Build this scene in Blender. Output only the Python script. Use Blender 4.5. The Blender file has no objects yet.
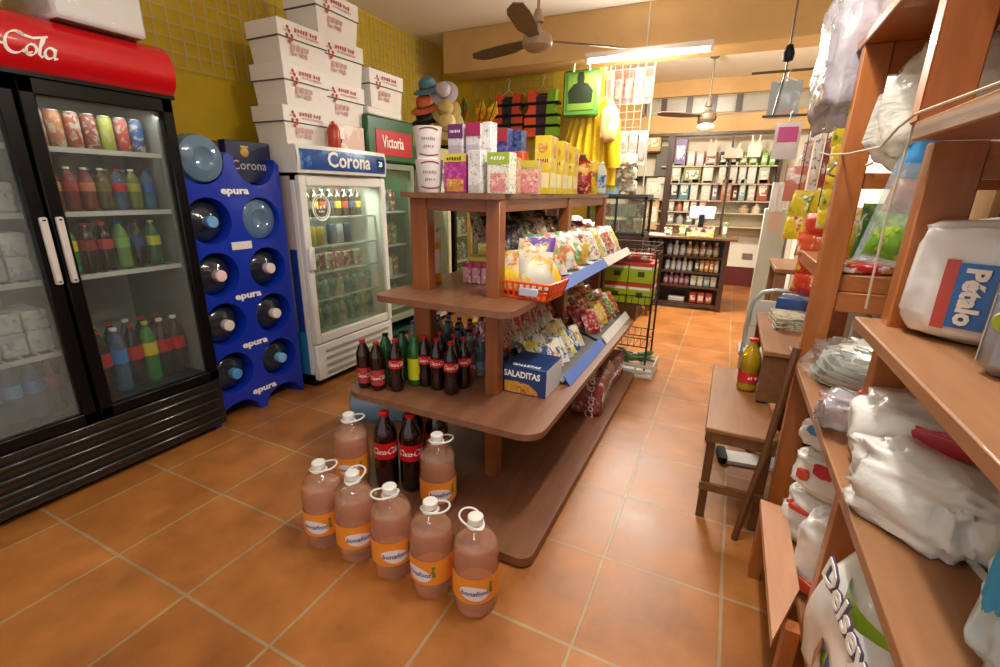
import bpy, bmesh, math, random
from mathutils import Vector, Matrix, Euler, noise
random.seed(7)
D = bpy.data
SC = bpy.context.scene
COL = SC.collection
PI = math.pi
R = math.radians

# ---------------------------------------------------------------- camera
FPX, YAW, PITCH, ROLL = 464.87, -.4474, -.2967, .0154
CAM = Vector((5.6186, -1.6391, 3.2426)) * .43
_f = Vector((math.sin(YAW) * math.cos(PITCH), math.cos(YAW) * math.cos(PITCH), math.sin(PITCH)))
_r = Vector((math.cos(YAW), -math.sin(YAW), 0))
_u = _r.cross(_f)
RT = math.cos(ROLL) * _r + math.sin(ROLL) * _u
UP = -math.sin(ROLL) * _r + math.cos(ROLL) * _u
def ray(x, y): return RT * ((x - 500) / FPX) + UP * ((333.5 - y) / FPX) + _f
def atz(x, y, z): d = ray(x, y); return CAM + d * ((z - CAM.z) / d.z)
def atx(x, y, X): d = ray(x, y); return CAM + d * ((X - CAM.x) / d.x)
def aty(x, y, Y): d = ray(x, y); return CAM + d * ((Y - CAM.y) / d.y)
cd = D.cameras.new('camera'); cam = D.objects.new('camera', cd); COL.objects.link(cam)
cd.sensor_width = 36; cd.lens = FPX / 1000 * 36; cd.clip_start = .02
M3 = Matrix((RT, UP, -_f)).transposed()
cam.matrix_world = Matrix.Translation(CAM) @ M3.to_4x4()
SC.camera = cam

# ---------------------------------------------------------------- materials
MATS = {}
def srgb(c):
    if isinstance(c, str):
        c = c.lstrip('#'); c = tuple(int(c[i:i + 2], 16) / 255 for i in (0, 2, 4))
    return tuple(v / 12.92 if v <= .04045 else ((v + .055) / 1.055) ** 2.4 for v in c) + (1.,)
def newmat(name):
    m = D.materials.new(name); m.use_nodes = True
    nt = m.node_tree; return m, nt, nt.nodes['Principled BSDF']
def nd(nt, t, **k):
    n = nt.nodes.new(t)
    for a, v in k.items():
        if a.startswith('i_'): n.inputs[a[2:].replace('_', ' ')].default_value = v
        else: setattr(n, a, v)
    return n
def plain(c, rough=.5, metal=0., var=.06, bump=0., scale=14., coat=0., emit=0., spec=.5):
    """solid colour with a little procedural unevenness"""
    k = ('p', c, rough, metal, var, bump, scale, coat, emit, spec)
    if k in MATS: return MATS[k]
    m, nt, b = newmat('solid_' + str(c).lstrip('#')); L = nt.links
    col = srgb(c)
    b.inputs['Roughness'].default_value = rough; b.inputs['Metallic'].default_value = metal
    b.inputs['Coat Weight'].default_value = coat; b.inputs['Specular IOR Level'].default_value = spec
    tc = nd(nt, 'ShaderNodeTexCoord'); no = nd(nt, 'ShaderNodeTexNoise', i_Scale=scale, i_Detail=3.)
    L.new(tc.outputs['Object'], no.inputs['Vector'])
    mx = nd(nt, 'ShaderNodeMix', data_type='RGBA', clamp_factor=True)
    mx.inputs['A'].default_value = tuple(min(1, v * (1 - var)) for v in col[:3]) + (1,)
    mx.inputs['B'].default_value = tuple(min(1, v * (1 + var)) for v in col[:3]) + (1,)
    L.new(no.outputs['Fac'], mx.inputs['Factor']); L.new(mx.outputs['Result'], b.inputs['Base Color'])
    if bump:
        bp = nd(nt, 'ShaderNodeBump', i_Strength=bump, i_Distance=.01); L.new(no.outputs['Fac'], bp.inputs['Height'])
        L.new(bp.outputs['Normal'], b.inputs['Normal'])
    if emit:
        b.inputs['Emission Color'].default_value = col; b.inputs['Emission Strength'].default_value = emit
    MATS[k] = m; return m
def wood(c1, c2, rough=.45, axis='Y', scale=9., coat=.15):
    k = ('w', c1, c2, rough, axis, scale)
    if k in MATS: return MATS[k]
    m, nt, b = newmat('wood_' + c1.lstrip('#')); L = nt.links
    tc = nd(nt, 'ShaderNodeTexCoord'); mp = nd(nt, 'ShaderNodeMapping')
    s = {'X': (.12, 1, 1), 'Y': (1, .12, 1), 'Z': (1, 1, .12)}[axis]
    mp.inputs['Scale'].default_value = s
    L.new(tc.outputs['Object'], mp.inputs['Vector'])
    no = nd(nt, 'ShaderNodeTexNoise', i_Scale=scale * 3, i_Detail=6., i_Roughness=.6, i_Distortion=.6)
    L.new(mp.outputs['Vector'], no.inputs['Vector'])
    no2 = nd(nt, 'ShaderNodeTexNoise', i_Scale=3., i_Detail=2.); L.new(tc.outputs['Object'], no2.inputs['Vector'])
    ad = nd(nt, 'ShaderNodeMath', operation='MULTIPLY_ADD'); L.new(no.outputs['Fac'], ad.inputs[0]); ad.inputs[1].default_value = .7
    ml = nd(nt, 'ShaderNodeMath', operation='MULTIPLY'); L.new(no2.outputs['Fac'], ml.inputs[0]); ml.inputs[1].default_value = .3
    L.new(ml.outputs[0], ad.inputs[2])
    cr = nd(nt, 'ShaderNodeValToRGB'); cr.color_ramp.elements[0].position = .33; cr.color_ramp.elements[1].position = .68
    cr.color_ramp.elements[0].color = srgb(c1); cr.color_ramp.elements[1].color = srgb(c2)
    L.new(ad.outputs[0], cr.inputs['Fac']); L.new(cr.outputs['Color'], b.inputs['Base Color'])
    b.inputs['Roughness'].default_value = rough; b.inputs['Coat Weight'].default_value = coat
    bp = nd(nt, 'ShaderNodeBump', i_Strength=.12, i_Distance=.004); L.new(no.outputs['Fac'], bp.inputs['Height'])
    L.new(bp.outputs['Normal'], b.inputs['Normal'])
    MATS[k] = m; return m
def printed(base, acc, third=None, scale=24., rough=.35, amt=.5, band=None, seed=0., metal=0.):
    """printed packaging: blotches of two inks on a base colour, with an optional band across the height (z0, z1, colour)"""
    k = ('pr', base, acc, third, scale, rough, amt, band, seed)
    if k in MATS: return MATS[k]
    m, nt, b = newmat('print_' + base.lstrip('#')); L = nt.links
    tc = nd(nt, 'ShaderNodeTexCoord'); mp = nd(nt, 'ShaderNodeMapping'); mp.inputs['Location'].default_value = (seed * 3.1, seed * 1.7, seed)
    L.new(tc.outputs['Object'], mp.inputs['Vector'])
    def inkmask(sc, thr, off):
        v = nd(nt, 'ShaderNodeTexNoise', i_Scale=sc, i_Detail=4., i_Roughness=.62, i_Distortion=.5)
        mo = nd(nt, 'ShaderNodeMapping'); mo.inputs['Location'].default_value = (off, off * .7, off * 1.3)
        L.new(mp.outputs['Vector'], mo.inputs['Vector']); L.new(mo.outputs['Vector'], v.inputs['Vector'])
        r_ = nd(nt, 'ShaderNodeMapRange'); r_.inputs['From Min'].default_value = thr; r_.inputs['From Max'].default_value = thr + .07
        L.new(v.outputs['Fac'], r_.inputs['Value']); return r_.outputs['Result']
    def mix(a, bcol, fac):
        x = nd(nt, 'ShaderNodeMix', data_type='RGBA', clamp_factor=True)
        if isinstance(a, tuple): x.inputs['A'].default_value = a
        else: L.new(a, x.inputs['A'])
        x.inputs['B'].default_value = bcol; L.new(fac, x.inputs['Factor']); return x.outputs['Result']
    c = mix(srgb(base), srgb(acc), inkmask(scale, .62 - amt * .2, 1.3))
    if third: c = mix(c, srgb(third), inkmask(scale * 1.7, .62 - amt * .12, 7.7))
    if band:
        sx = nd(nt, 'ShaderNodeSeparateXYZ'); L.new(tc.outputs['Object'], sx.inputs[0])
        g = nd(nt, 'ShaderNodeMath', operation='GREATER_THAN'); L.new(sx.outputs['Z'], g.inputs[0]); g.inputs[1].default_value = band[0]
        l = nd(nt, 'ShaderNodeMath', operation='LESS_THAN'); L.new(sx.outputs['Z'], l.inputs[0]); l.inputs[1].default_value = band[1]
        p = nd(nt, 'ShaderNodeMath', operation='MULTIPLY'); L.new(g.outputs[0], p.inputs[0]); L.new(l.outputs[0], p.inputs[1])
        c = mix(c, srgb(band[2]), p.outputs[0])
    L.new(c, b.inputs['Base Color']); b.inputs['Roughness'].default_value = rough; b.inputs['Metallic'].default_value = metal
    MATS[k] = m; return m
def clear(tint='#ffffff', haze='#ffffff', amount=.12, rough=.05, ior=1.4, bump=0., bscale=40., key=''):
    """clear plastic or glass: see-through with fresnel gloss and a little milkiness"""
    k = ('c', tint, haze, amount, rough, ior, bump, key)
    if k in MATS: return MATS[k]
    m, nt, b = newmat('clear_' + tint.lstrip('#')); L = nt.links
    nt.nodes.remove(b); out = nt.nodes['Material Output']
    tr = nd(nt, 'ShaderNodeBsdfTransparent'); tr.inputs['Color'].default_value = srgb(tint)
    pr = nd(nt, 'ShaderNodeBsdfPrincipled'); pr.inputs['Base Color'].default_value = srgb(haze); pr.inputs['Roughness'].default_value = max(rough, .08)
    gl = nd(nt, 'ShaderNodeBsdfGlossy'); gl.inputs['Roughness'].default_value = rough
    m1 = nd(nt, 'ShaderNodeMixShader'); m1.inputs[0].default_value = amount
    L.new(tr.outputs[0], m1.inputs[1]); L.new(pr.outputs[0], m1.inputs[2])
    lw = nd(nt, 'ShaderNodeFresnel'); ge = nd(nt, 'ShaderNodeNewGeometry')
    io = nd(nt, 'ShaderNodeMath', operation='MULTIPLY_ADD'); L.new(ge.outputs['Backfacing'], io.inputs[0]); io.inputs[1].default_value = 1 / ior - ior; io.inputs[2].default_value = ior
    L.new(io.outputs[0], lw.inputs['IOR'])
    m2 = nd(nt, 'ShaderNodeMixShader'); L.new(lw.outputs[0], m2.inputs[0]); L.new(m1.outputs[0], m2.inputs[1]); L.new(gl.outputs[0], m2.inputs[2])
    if bump:
        tc = nd(nt, 'ShaderNodeTexCoord'); no = nd(nt, 'ShaderNodeTexNoise', i_Scale=bscale, i_Detail=3., i_Distortion=1.)
        L.new(tc.outputs['Object'], no.inputs['Vector'])
        bp = nd(nt, 'ShaderNodeBump', i_Strength=bump, i_Distance=.02); L.new(no.outputs['Fac'], bp.inputs['Height'])
        for n in (pr, gl, lw): L.new(bp.outputs['Normal'], n.inputs['Normal'])
    L.new(m2.outputs[0], out.inputs['Surface'])
    MATS[k] = m; return m

# ---------------------------------------------------------------- mesh builder
class MB:
    def __init__(s): s.v = []; s.f = []; s.m = []
    def add(s, vs, fs, m=0, X=None):
        o = len(s.v)
        s.v += [tuple(X @ Vector(p)) if X is not None else tuple(p) for p in vs]
        for f in fs: s.f.append(tuple(o + i for i in f)); s.m.append(m)
        return s
    def box(s, a, b, m=0, bev=.0, X=None):
        (x0, y0, z0), (x1, y1, z1) = a, b
        if x1 < x0: x0, x1 = x1, x0
        if y1 < y0: y0, y1 = y1, y0
        if z1 < z0: z0, z1 = z1, z0
        bev = min(bev, (x1 - x0) * .45, (y1 - y0) * .45, (z1 - z0) * .45)
        if bev <= 0:
            vs = [(x, y, z) for z in (z0, z1) for y in (y0, y1) for x in (x0, x1)]
            return s.add(vs, [(0, 2, 3, 1), (4, 5, 7, 6), (0, 1, 5, 4), (2, 6, 7, 3), (0, 4, 6, 2), (1, 3, 7, 5)], m, X)
        c = [(x0, x1), (y0, y1), (z0, z1)]; vs = []; idx = {}
        for sx in (0, 1):
            for sy in (0, 1):
                for sz in (0, 1):
                    for ax in range(3):
                        p = []
                        for a_, sg in enumerate((sx, sy, sz)):
                            q = c[a_][sg]
                            if a_ != ax: q += bev if sg == 0 else -bev
                            p.append(q)
                        idx[sx, sy, sz, ax] = len(vs); vs.append(tuple(p))
        fs = []
        for ax in range(3):
            o1, o2 = [i for i in range(3) if i != ax]
            for sg in (0, 1):
                q = []
                for a_, b_ in ((0, 0), (1, 0), (1, 1), (0, 1)):
                    t = [0, 0, 0]; t[ax] = sg; t[o1] = a_; t[o2] = b_; q.append(idx[t[0], t[1], t[2], ax])
                fs.append(q)
            for a_ in (0, 1):
                for b_ in (0, 1):
                    t = [0, 0, 0]; t[o1] = a_; t[o2] = b_; u = list(t); u[ax] = 1
                    fs.append([idx[t[0], t[1], t[2], o1], idx[u[0], u[1], u[2], o1], idx[u[0], u[1], u[2], o2], idx[t[0], t[1], t[2], o2]])
        for sx in (0, 1):
            for sy in (0, 1):
                for sz in (0, 1): fs.append([idx[sx, sy, sz, k] for k in range(3)])
        ctr = Vector(((x0 + x1) / 2, (y0 + y1) / 2, (z0 + z1) / 2)); out = []
        for f in fs:
            p = [Vector(vs[i]) for i in f]; n = (p[1] - p[0]).cross(p[2] - p[0]); fc = sum(p, Vector()) / len(p)
            out.append(f if n.dot(fc - ctr) > 0 else f[::-1])
        return s.add(vs, out, m, X)
    def lathe(s, prof, n=20, m=0, X=None, cap=True, mz=None):
        """prof [(r, z)] about z; mz(z) picks a material index per ring"""
        vs = []; fs = []; ms = []
        for r, z in prof:
            for i in range(n): a = 2 * PI * i / n; vs.append((r * math.cos(a), r * math.sin(a), z))
        o = len(s.v); s.v += [tuple(X @ Vector(p)) if X is not None else p for p in vs]
        for k in range(len(prof) - 1):
            mm = mz((prof[k][1] + prof[k + 1][1]) / 2) if mz else m
            for i in range(n):
                j = (i + 1) % n; s.f.append((o + k * n + i, o + k * n + j, o + (k + 1) * n + j, o + (k + 1) * n + i)); s.m.append(mm)
        if cap:
            if prof[0][0] > 1e-5: s.f.append(tuple(o + i for i in reversed(range(n)))); s.m.append(m)
            if prof[-1][0] > 1e-5: s.f.append(tuple(o + (len(prof) - 1) * n + i for i in range(n))); s.m.append(m)
        return s
    def tube(s, pts, r, n=8, m=0, closed=False, X=None):
        P = [Vector(p) for p in pts]; vs = []; N = len(P)
        rr = r if isinstance(r, (list, tuple)) else [r] * N
        prev = None
        for i, p in enumerate(P):
            if closed: t = P[(i + 1) % N] - P[i - 1]
            else: t = P[min(i + 1, N - 1)] - P[max(i - 1, 0)]
            t.normalize()
            if prev is None: a = t.orthogonal().normalized()
            else:
                a = prev - t * prev.dot(t)
                a = a.normalized() if a.length > 1e-6 else t.orthogonal().normalized()
            prev = a; b = t.cross(a)
            for k in range(n): g = 2 * PI * k / n; vs.append(p + (a * math.cos(g) + b * math.sin(g)) * rr[i])
        fs = []
        for i in range(N if closed else N - 1):
            j = (i + 1) % N
            for k in range(n): l = (k + 1) % n; fs.append((i * n + k, i * n + l, j * n + l, j * n + k))
        if not closed: fs.append(tuple(reversed(range(n)))); fs.append(tuple((N - 1) * n + k for k in range(n)))
        return s.add(vs, fs, m, X)
    def prism(s, poly, z0, z1, m=0, X=None, ms=None):
        n = len(poly); vs = [(x, y, z0) for x, y in poly] + [(x, y, z1) for x, y in poly]
        s.add(vs, [tuple(reversed(range(n))), tuple(range(n, 2 * n))], m, X)
        return s.add(vs, [(i, (i + 1) % n, n + (i + 1) % n, n + i) for i in range(n)], m if ms is None else ms, X)
    def grid(s, fn, nu, nv, m=0, X=None, closeu=False):
        vs = [fn(i / nu, j / nv) for j in range(nv + 1) for i in range(nu + 1)]
        return s.add(vs, [(j * (nu + 1) + i, j * (nu + 1) + i + 1, (j + 1) * (nu + 1) + i + 1, (j + 1) * (nu + 1) + i) for j in range(nv) for i in range(nu)], m, X)
    def pouch(s, w, h, t, m=0, m2=None, nu=8, nv=10, crimp=.05, wob=.06, seed=0, X=None):
        """filled bag in the xz plane, bottom edge on z = 0, front facing -y"""
        for sg in (-1, 1):
            def fn(u, v, sg=sg):
                e = min(1., min(u, 1 - u) * 5); cv = min(1., max(0, min(v - crimp, 1 - crimp - v)) * 4)
                d = t / 2 * (e ** .6) * (cv ** .6)
                wv = noise.noise((u * 3 + seed, v * 3, seed * 1.3)) * wob * t * 2
                pin = 1 - .10 * (1 - cv) * 0 - .05 * math.sin(PI * v)
                if d > 0: d = max(.001, d + wv * min(1, d / t * 4))
                return ((u - .5) * w * pin, sg * (d + .0006), v * h)
            o = len(s.f)
            s.grid(fn, nu, nv, m if sg < 0 else (m if m2 is None else m2), X)
            if sg > 0:
                for i in range(o, len(s.f)): s.f[i] = s.f[i][::-1]
        return s
    def blob(s, rx, ry, rz, seed=0, amp=.12, freq=3., m=0, nu=28, nv=18, X=None, flat=True, sq=.6):
        """crumpled soft bag resting on z = 0"""
        def sp(c): return math.copysign(abs(c) ** sq, c)
        def fn(u, v):
            a = 2 * PI * u; b = PI * (v - .5)
            n = Vector((sp(math.cos(b)) * sp(math.cos(a)), sp(math.cos(b)) * sp(math.sin(a)), sp(math.sin(b))))
            q = Vector((math.cos(b) * math.cos(a), math.cos(b) * math.sin(a), math.sin(b)))
            k = 1 + amp * noise.fractal(q * freq + Vector((seed, seed * 2, 0)), 1., 2., 3) - amp * .45 * abs(noise.noise(q * freq * 2.2 + Vector((seed * 3, 0, 1))))
            z = n.z * rz * k + rz
            if flat: z = max(z, 0 + .001)
            return (n.x * rx * k, n.y * ry * k, z)
        return s.grid(fn, nu, nv, m, X)
    def mesh(s, name, mats, smooth=40):
        me = D.meshes.new(name); me.from_pydata(s.v, [], s.f)
        for m in mats: me.materials.append(m)
        me.polygons.foreach_set('material_index', s.m)
        me.polygons.foreach_set('use_smooth', [True] * len(s.f)); me.update()
        me.set_sharp_from_angle(angle=R(smooth))
        return me
MESHES = {}
def aslist(m): return list(m) if isinstance(m, (list, tuple)) else [m]
def obj(name, mb, mats, parent=None, loc=None, rot=None, key=None, smooth=40, weld=False):
    """link one mesh object; with a key the mesh data is shared with earlier copies"""
    k = None if key is None else (key,) + tuple(m.name for m in aslist(mats))
    if k is not None and k in MESHES: me = MESHES[k]
    else:
        if callable(mb): mb = mb()
        me = mb.mesh(name, aslist(mats), smooth)
        if weld:
            bm = bmesh.new(); bm.from_mesh(me); bmesh.ops.remove_doubles(bm, verts=bm.verts, dist=.0004); bm.to_mesh(me); bm.free()
        if k is not None: MESHES[k] = me
    o = D.objects.new(name, me); COL.objects.link(o)
    if parent is not None: o.parent = parent
    if loc is not None: o.location = loc
    if rot is not None: o.rotation_euler = rot
    return o
def tag(o, label=None, cat=None, group=None, kind=None):
    if label: o['label'] = label
    if cat: o['category'] = cat
    if group: o['group'] = group
    if kind: o['kind'] = kind
    return o
def thing(name, label, cat, loc=(0, 0, 0), rz=0., group=None, rot=None):
    o = D.objects.new(name, None); COL.objects.link(o); o.empty_display_size = .05
    o.location = loc; o.rotation_euler = rot if rot else (0, 0, rz)
    return tag(o, label, cat, group)
def struct(name, mb, mats, parent=None, **k):
    o = obj(name, mb, mats, parent, **k)
    if parent is None: o['kind'] = 'structure'
    return o
def dup(root, loc, rz=None, label=None, group=None, rot=None):
    r = root.copy(); COL.objects.link(r); r.location = loc
    if rot is not None: r.rotation_euler = rot
    elif rz is not None: r.rotation_euler = (0, 0, rz)
    if label: r['label'] = label
    if group: r['group'] = group
    for ch in list(root.children):
        c = ch.copy(); COL.objects.link(c); c.parent = r
        for g in list(ch.children):
            d = g.copy(); COL.objects.link(d); d.parent = c
    return r
FX = (PI / 2, 0, PI / 2)      # lettering that faces +x
FY = (PI / 2, 0, 0)           # lettering that faces -y
FW = (PI / 2, 0, -PI / 2)     # lettering that faces -x
def text(s, size, loc, rot, mat, parent, name='lettering', shear=0., bold=0., sx=1., align='CENTER', ext=.0012):
    v, f = textgeo(s, size, shear, bold, ext)
    me = D.meshes.new(name); me.from_pydata([(p[0] * sx, p[1], p[2]) for p in v], [], f); me.materials.append(mat); me.update()
    o = D.objects.new(name, me); COL.objects.link(o); o.location = loc; o.rotation_euler = rot; o.parent = parent
    return o
ORD = ['first', 'second', 'third', 'fourth', 'fifth', 'sixth', 'seventh', 'eighth', 'ninth', 'tenth', 'eleventh', 'twelfth', 'thirteenth', 'fourteenth', 'fifteenth', 'sixteenth']
def TX(loc, rot=(0, 0, 0), sc=(1, 1, 1)):
    return Matrix.LocRotScale(Vector(loc), Euler(rot), Vector(sc))
WHITE = '#ecebe6'
EXPO = 0.0
# ================================================================ BOTTLES, TEXT GEOMETRY
def textgeo(s, size=1., shear=0., bold=0., ext=0.):
    cu = D.curves.new('tmp', 'FONT'); cu.body = s; cu.size = size; cu.align_x = 'CENTER'; cu.align_y = 'CENTER'; cu.shear = shear; cu.offset = bold; cu.resolution_u = 2; cu.extrude = ext
    o = D.objects.new('tmp', cu); me = D.meshes.new_from_object(o)
    v = [tuple(x.co) for x in me.vertices]; f = [tuple(p.vertices) for p in me.polygons]
    D.objects.remove(o); D.curves.remove(cu); D.meshes.remove(me); return v, f
def scribble(w, h, seed=0):
    """a line of print too small to read: word-like dashes, width w, height h, centred"""
    rg = random.Random(seed); x = -w / 2; vs = []; fs = []
    while x < w / 2 - h * .3:
        l = min(h * rg.uniform(.35, .7), w / 2 - x); t = h * rg.uniform(.3, .5); o = len(vs); y = rg.uniform(-.08, .08) * h
        vs += [(x, y - t, 0), (x + l * .8, y - t * .9, 0), (x + l, y + t * .7, 0), (x + l * .25, y + t, 0)]; fs.append((o, o + 1, o + 2, o + 3)); x += l + h * (.12 if rg.random() < .8 else .45)
    return vs, fs
def script_strokes():
    """flowing hand-lettered strokes, x-height 1"""
    def arc(cx, cy, rx, ry, a0, a1, n=18): return [(cx + rx * math.cos(R(a0 + (a1 - a0) * i / n)), cy + ry * math.sin(R(a0 + (a1 - a0) * i / n))) for i in range(n + 1)]
    S = []; x = 0
    def bigC(x, tail):
        s_ = [arc(x + .95, .95, .85, 1.0, 48, 318, 26)]
        if tail: s_.append([(x + .9, 1.95), (x + 1.6, 1.72), (x + 2.3, 1.62), (x + 3.0, 1.85), (x + 3.5, 2.05)])
        else: s_.append([(x + .95, 1.95), (x + 1.5, 1.75), (x + 1.75, 1.35)])
        s_.append([(x + 1.55, .3), (x + 2.1, .12), (x + 2.4, .35)])
        return s_
    def o_(x): return [arc(x + .45, .5, .42, .5, 60, 430, 22)]
    def c_(x): return [arc(x + .45, .5, .42, .5, 45, 320, 18)]
    def a_(x): return [arc(x + .42, .5, .42, .5, 30, 390, 20), [(x + .86, 1.0), (x + .84, .35), (x + .95, .03), (x + 1.2, .15)]]
    def l_(x): return [[(x + .1, .45), (x + .5, 1.5), (x + .55, 2.0), (x + .35, 1.9), (x + .25, 1.1), (x + .28, .2), (x + .5, 0), (x + .75, .2)]]
    S += bigC(0, False); S += o_(1.75); S += c_(2.75); S += a_(3.7); S.append([(4.9, .55), (5.4, .62)])
    S += bigC(5.35, True); S += o_(7.15); S += l_(8.05); S += a_(8.75)
    return S, 10.0
def script_geo(size, shear=.28, w=.13):
    S, W_ = script_strokes(); vs = []; fs = []
    for st in S:
        pts = [Vector((p[0] + shear * p[1], p[1])) for p in st]; o = len(vs); n = len(pts)
        for i, p in enumerate(pts):
            t = (pts[min(i + 1, n - 1)] - pts[max(i - 1, 0)]).normalized(); nn = Vector((-t.y, t.x))
            nib = Vector((.8, .6)); k = abs(nn.dot(nib)) * w + .045
            for sg in (-1, 1): q = p + nn * k * sg; vs.append(((q.x - W_ / 2) * size, (q.y - .8) * size, 0))
        fs += [(o + 2 * i, o + 2 * i + 2, o + 2 * i + 3, o + 2 * i + 1) for i in range(n - 1)]
    return vs, fs
def wrap(geo, r, z, a0=0.):
    """wrap flat lettering round a cylinder of radius r, centred on angle a0"""
    v, f = geo; return [(r * math.cos(a0 + p[0] / r), r * math.sin(a0 + p[0] / r), z + p[1]) for p in v], f
COLA = plain('#1a0705', .06, coat=.5, var=.02)
PET = clear('#e9f1f3', '#dfe8ea', .10, .04, 1.42)
PETB = clear('#a9cbe6', '#7fb0d8', .22, .05, 1.42)
PETG = plain('#1f7a2c', .1, coat=.5)
PETPINK = clear('#f3cfbb', '#e2a88c', .26, .05, 1.4)
CAPW = plain('#e8e8e6', .4); CAPR = plain('#c0141c', .35); CAPB = plain('#1e4fae', .35); CAPK = plain('#15120f', .4); CAPY = plain('#e2c21a', .4)
REDL = plain('#c2121b', .4); WHITEINK = plain('#f4f1ec', .5)
SODA = [(0, .0), (.72, 0), (.95, .03), (1, .07), (.98, .22), (.86, .32), (.9, .40), (.97, .46), (1., .52), (1., .66), (.94, .73), (.78, .80), (.52, .87), (.38, .91), (.36, .955)]
STRAIGHT = [(0, 0), (.75, 0), (.96, .03), (1, .06), (1, .68), (.94, .75), (.7, .84), (.42, .91), (.36, .955)]
def bottle(name, loc, label, cat, h, r, body, cap, lab=None, labz=(.48, .68), prof=SODA, group=None, rz=0., script=None, rot=None, n=18, liquid=None, textcol=WHITEINK, wordmark=None, labr=1.012):
    key = 'b%s%.3f%.3f%d' % (name, h, r, n) + str(labz)
    t = thing(name, label, cat, loc, rz, group, rot)
    obj('body', lambda: MB().lathe([(a * r, b * h) for a, b in prof], n), body, t, key=key + 'b' + body.name + str(len(prof)), smooth=50)
    obj('cap', lambda: MB().lathe([(.40 * r, .95 * h), (.43 * r, .955 * h), (.43 * r, .995 * h), (.38 * r, h), (0, h)], 14), cap, t, key=key + 'c')
    if liquid: obj('drink', lambda: MB().lathe([(a * r * .97, .004 * h + b * h * .97) for a, b in prof if b < .74] + [(0, .735 * h)], n), liquid, t, key=key + 'q' + liquid.name)
    if lab: obj('paper_label', lambda: MB().lathe([(r * labr, labz[0] * h), (r * labr, labz[1] * h)], n, cap=False), lab, t, key=key + 'l' + lab.name, smooth=60)
    if script:
        z = (labz[0] + labz[1]) / 2 * h
        obj('lettering', lambda: MB().add(*wrap(script_geo(r * .26, w=.15), r * (labr + .012), z, -PI / 2)).add(*wrap(script_geo(r * .26, w=.15), r * (labr + .012), z, PI / 2)), textcol, t, key=key + 's')
    if wordmark:
        z = (labz[0] + labz[1]) / 2 * h
        obj('print', lambda: MB().add(*wrap(scribble(r * 1.2, r * .45, 4), r * (labr + .012), z, -PI / 2)), textcol, t, key=key + 'w')
    return t
def cola(loc, label, h=.25, r=.0335, group=None, rz=0., cap=None, big=False):
    return bottle('cola_bottle', loc, label, 'bottle', h, r, COLA, cap or CAPR, REDL, (.47, .63) if not big else (.43, .64), SODA if not big else STRAIGHT, group, rz, True)
# ================================================================ THE ROOM
def tile_mat():
    m, nt, b = newmat('terracotta_tile'); L = nt.links
    tc = nd(nt, 'ShaderNodeTexCoord')
    no0 = nd(nt, 'ShaderNodeTexNoise', i_Scale=2.2, i_Detail=2.)
    L.new(tc.outputs['Object'], no0.inputs['Vector'])
    wob = nd(nt, 'ShaderNodeVectorMath', operation='SCALE'); L.new(no0.outputs['Color'], wob.inputs[0]); wob.inputs['Scale'].default_value = .012
    ad = nd(nt, 'ShaderNodeVectorMath', operation='ADD'); L.new(tc.outputs['Object'], ad.inputs[0]); L.new(wob.outputs[0], ad.inputs[1])
    br = nd(nt, 'ShaderNodeTexBrick', offset=0., squash=1.)
    for k, v in {'Scale': 1., 'Mortar Size': .0065, 'Mortar Smooth': .25, 'Bias': 0., 'Brick Width': .43, 'Row Height': .43}.items(): br.inputs[k].default_value = v
    br.inputs['Color1'].default_value = srgb('#b27338'); br.inputs['Color2'].default_value = srgb('#a2652d'); br.inputs['Mortar'].default_value = srgb('#a88f6a')
    L.new(ad.outputs[0], br.inputs['Vector'])
    no = nd(nt, 'ShaderNodeTexNoise', i_Scale=4., i_Detail=5., i_Roughness=.6); L.new(tc.outputs['Object'], no.inputs['Vector'])
    cr = nd(nt, 'ShaderNodeValToRGB'); cr.color_ramp.elements[0].position = .3; cr.color_ramp.elements[1].position = .75
    cr.color_ramp.elements[0].color = (.62, .58, .55, 1); cr.color_ramp.elements[1].color = (1.15, 1.12, 1.1, 1)
    L.new(no.outputs['Fac'], cr.inputs['Fac'])
    mx = nd(nt, 'ShaderNodeMix', data_type='RGBA', blend_type='MULTIPLY'); mx.inputs['Factor'].default_value = 1.
    L.new(br.outputs['Color'], mx.inputs['A']); L.new(cr.outputs['Color'], mx.inputs['B']); L.new(mx.outputs['Result'], b.inputs['Base Color'])
    rr = nd(nt, 'ShaderNodeMapRange'); rr.inputs['To Min'].default_value = .3; rr.inputs['To Max'].default_value = .55; L.new(no.outputs['Fac'], rr.inputs['Value'])
    L.new(rr.outputs[0], b.inputs['Roughness'])
    sb = nd(nt, 'ShaderNodeMath', operation='MULTIPLY_ADD'); L.new(br.outputs['Fac'], sb.inputs[0]); sb.inputs[1].default_value = -1.
    ml = nd(nt, 'ShaderNodeMath', operation='MULTIPLY'); L.new(no.outputs['Fac'], ml.inputs[0]); ml.inputs[1].default_value = .5; L.new(ml.outputs[0], sb.inputs[2])
    bp = nd(nt, 'ShaderNodeBump', i_Strength=.35, i_Distance=.006); L.new(sb.outputs[0], bp.inputs['Height']); L.new(bp.outputs['Normal'], b.inputs['Normal'])
    return m
XL, XR, YF, ZC = -.97, 3.38, 7.62, 3.0
YELLOW = plain('#cfae1e', .55, var=.15, bump=.15, scale=5.)
TAN = plain('#c59e66', .6, var=.12, bump=.1, scale=6.)
CREAM = plain('#e4dccb', .7, var=.05, bump=.1, scale=8.)
CEIL = plain('#efe9de', .8, var=.06, bump=.15, scale=3.)
BROWNSHADE = plain('#7a5a2a', .7, var=.25, scale=4.)
MAROON = plain('#5e1a18', .5)
DKWOOD = wood('#2a1710', '#4a2c1c', .4, 'X')
DKWOODZ = wood('#2a1710', '#4a2c1c', .4, 'Z')
PAINT = wood('#7e4620', '#9c5c2e', .42, 'Y')
PAINTX = wood('#7e3b1c', '#97502a', .42, 'X')
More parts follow.
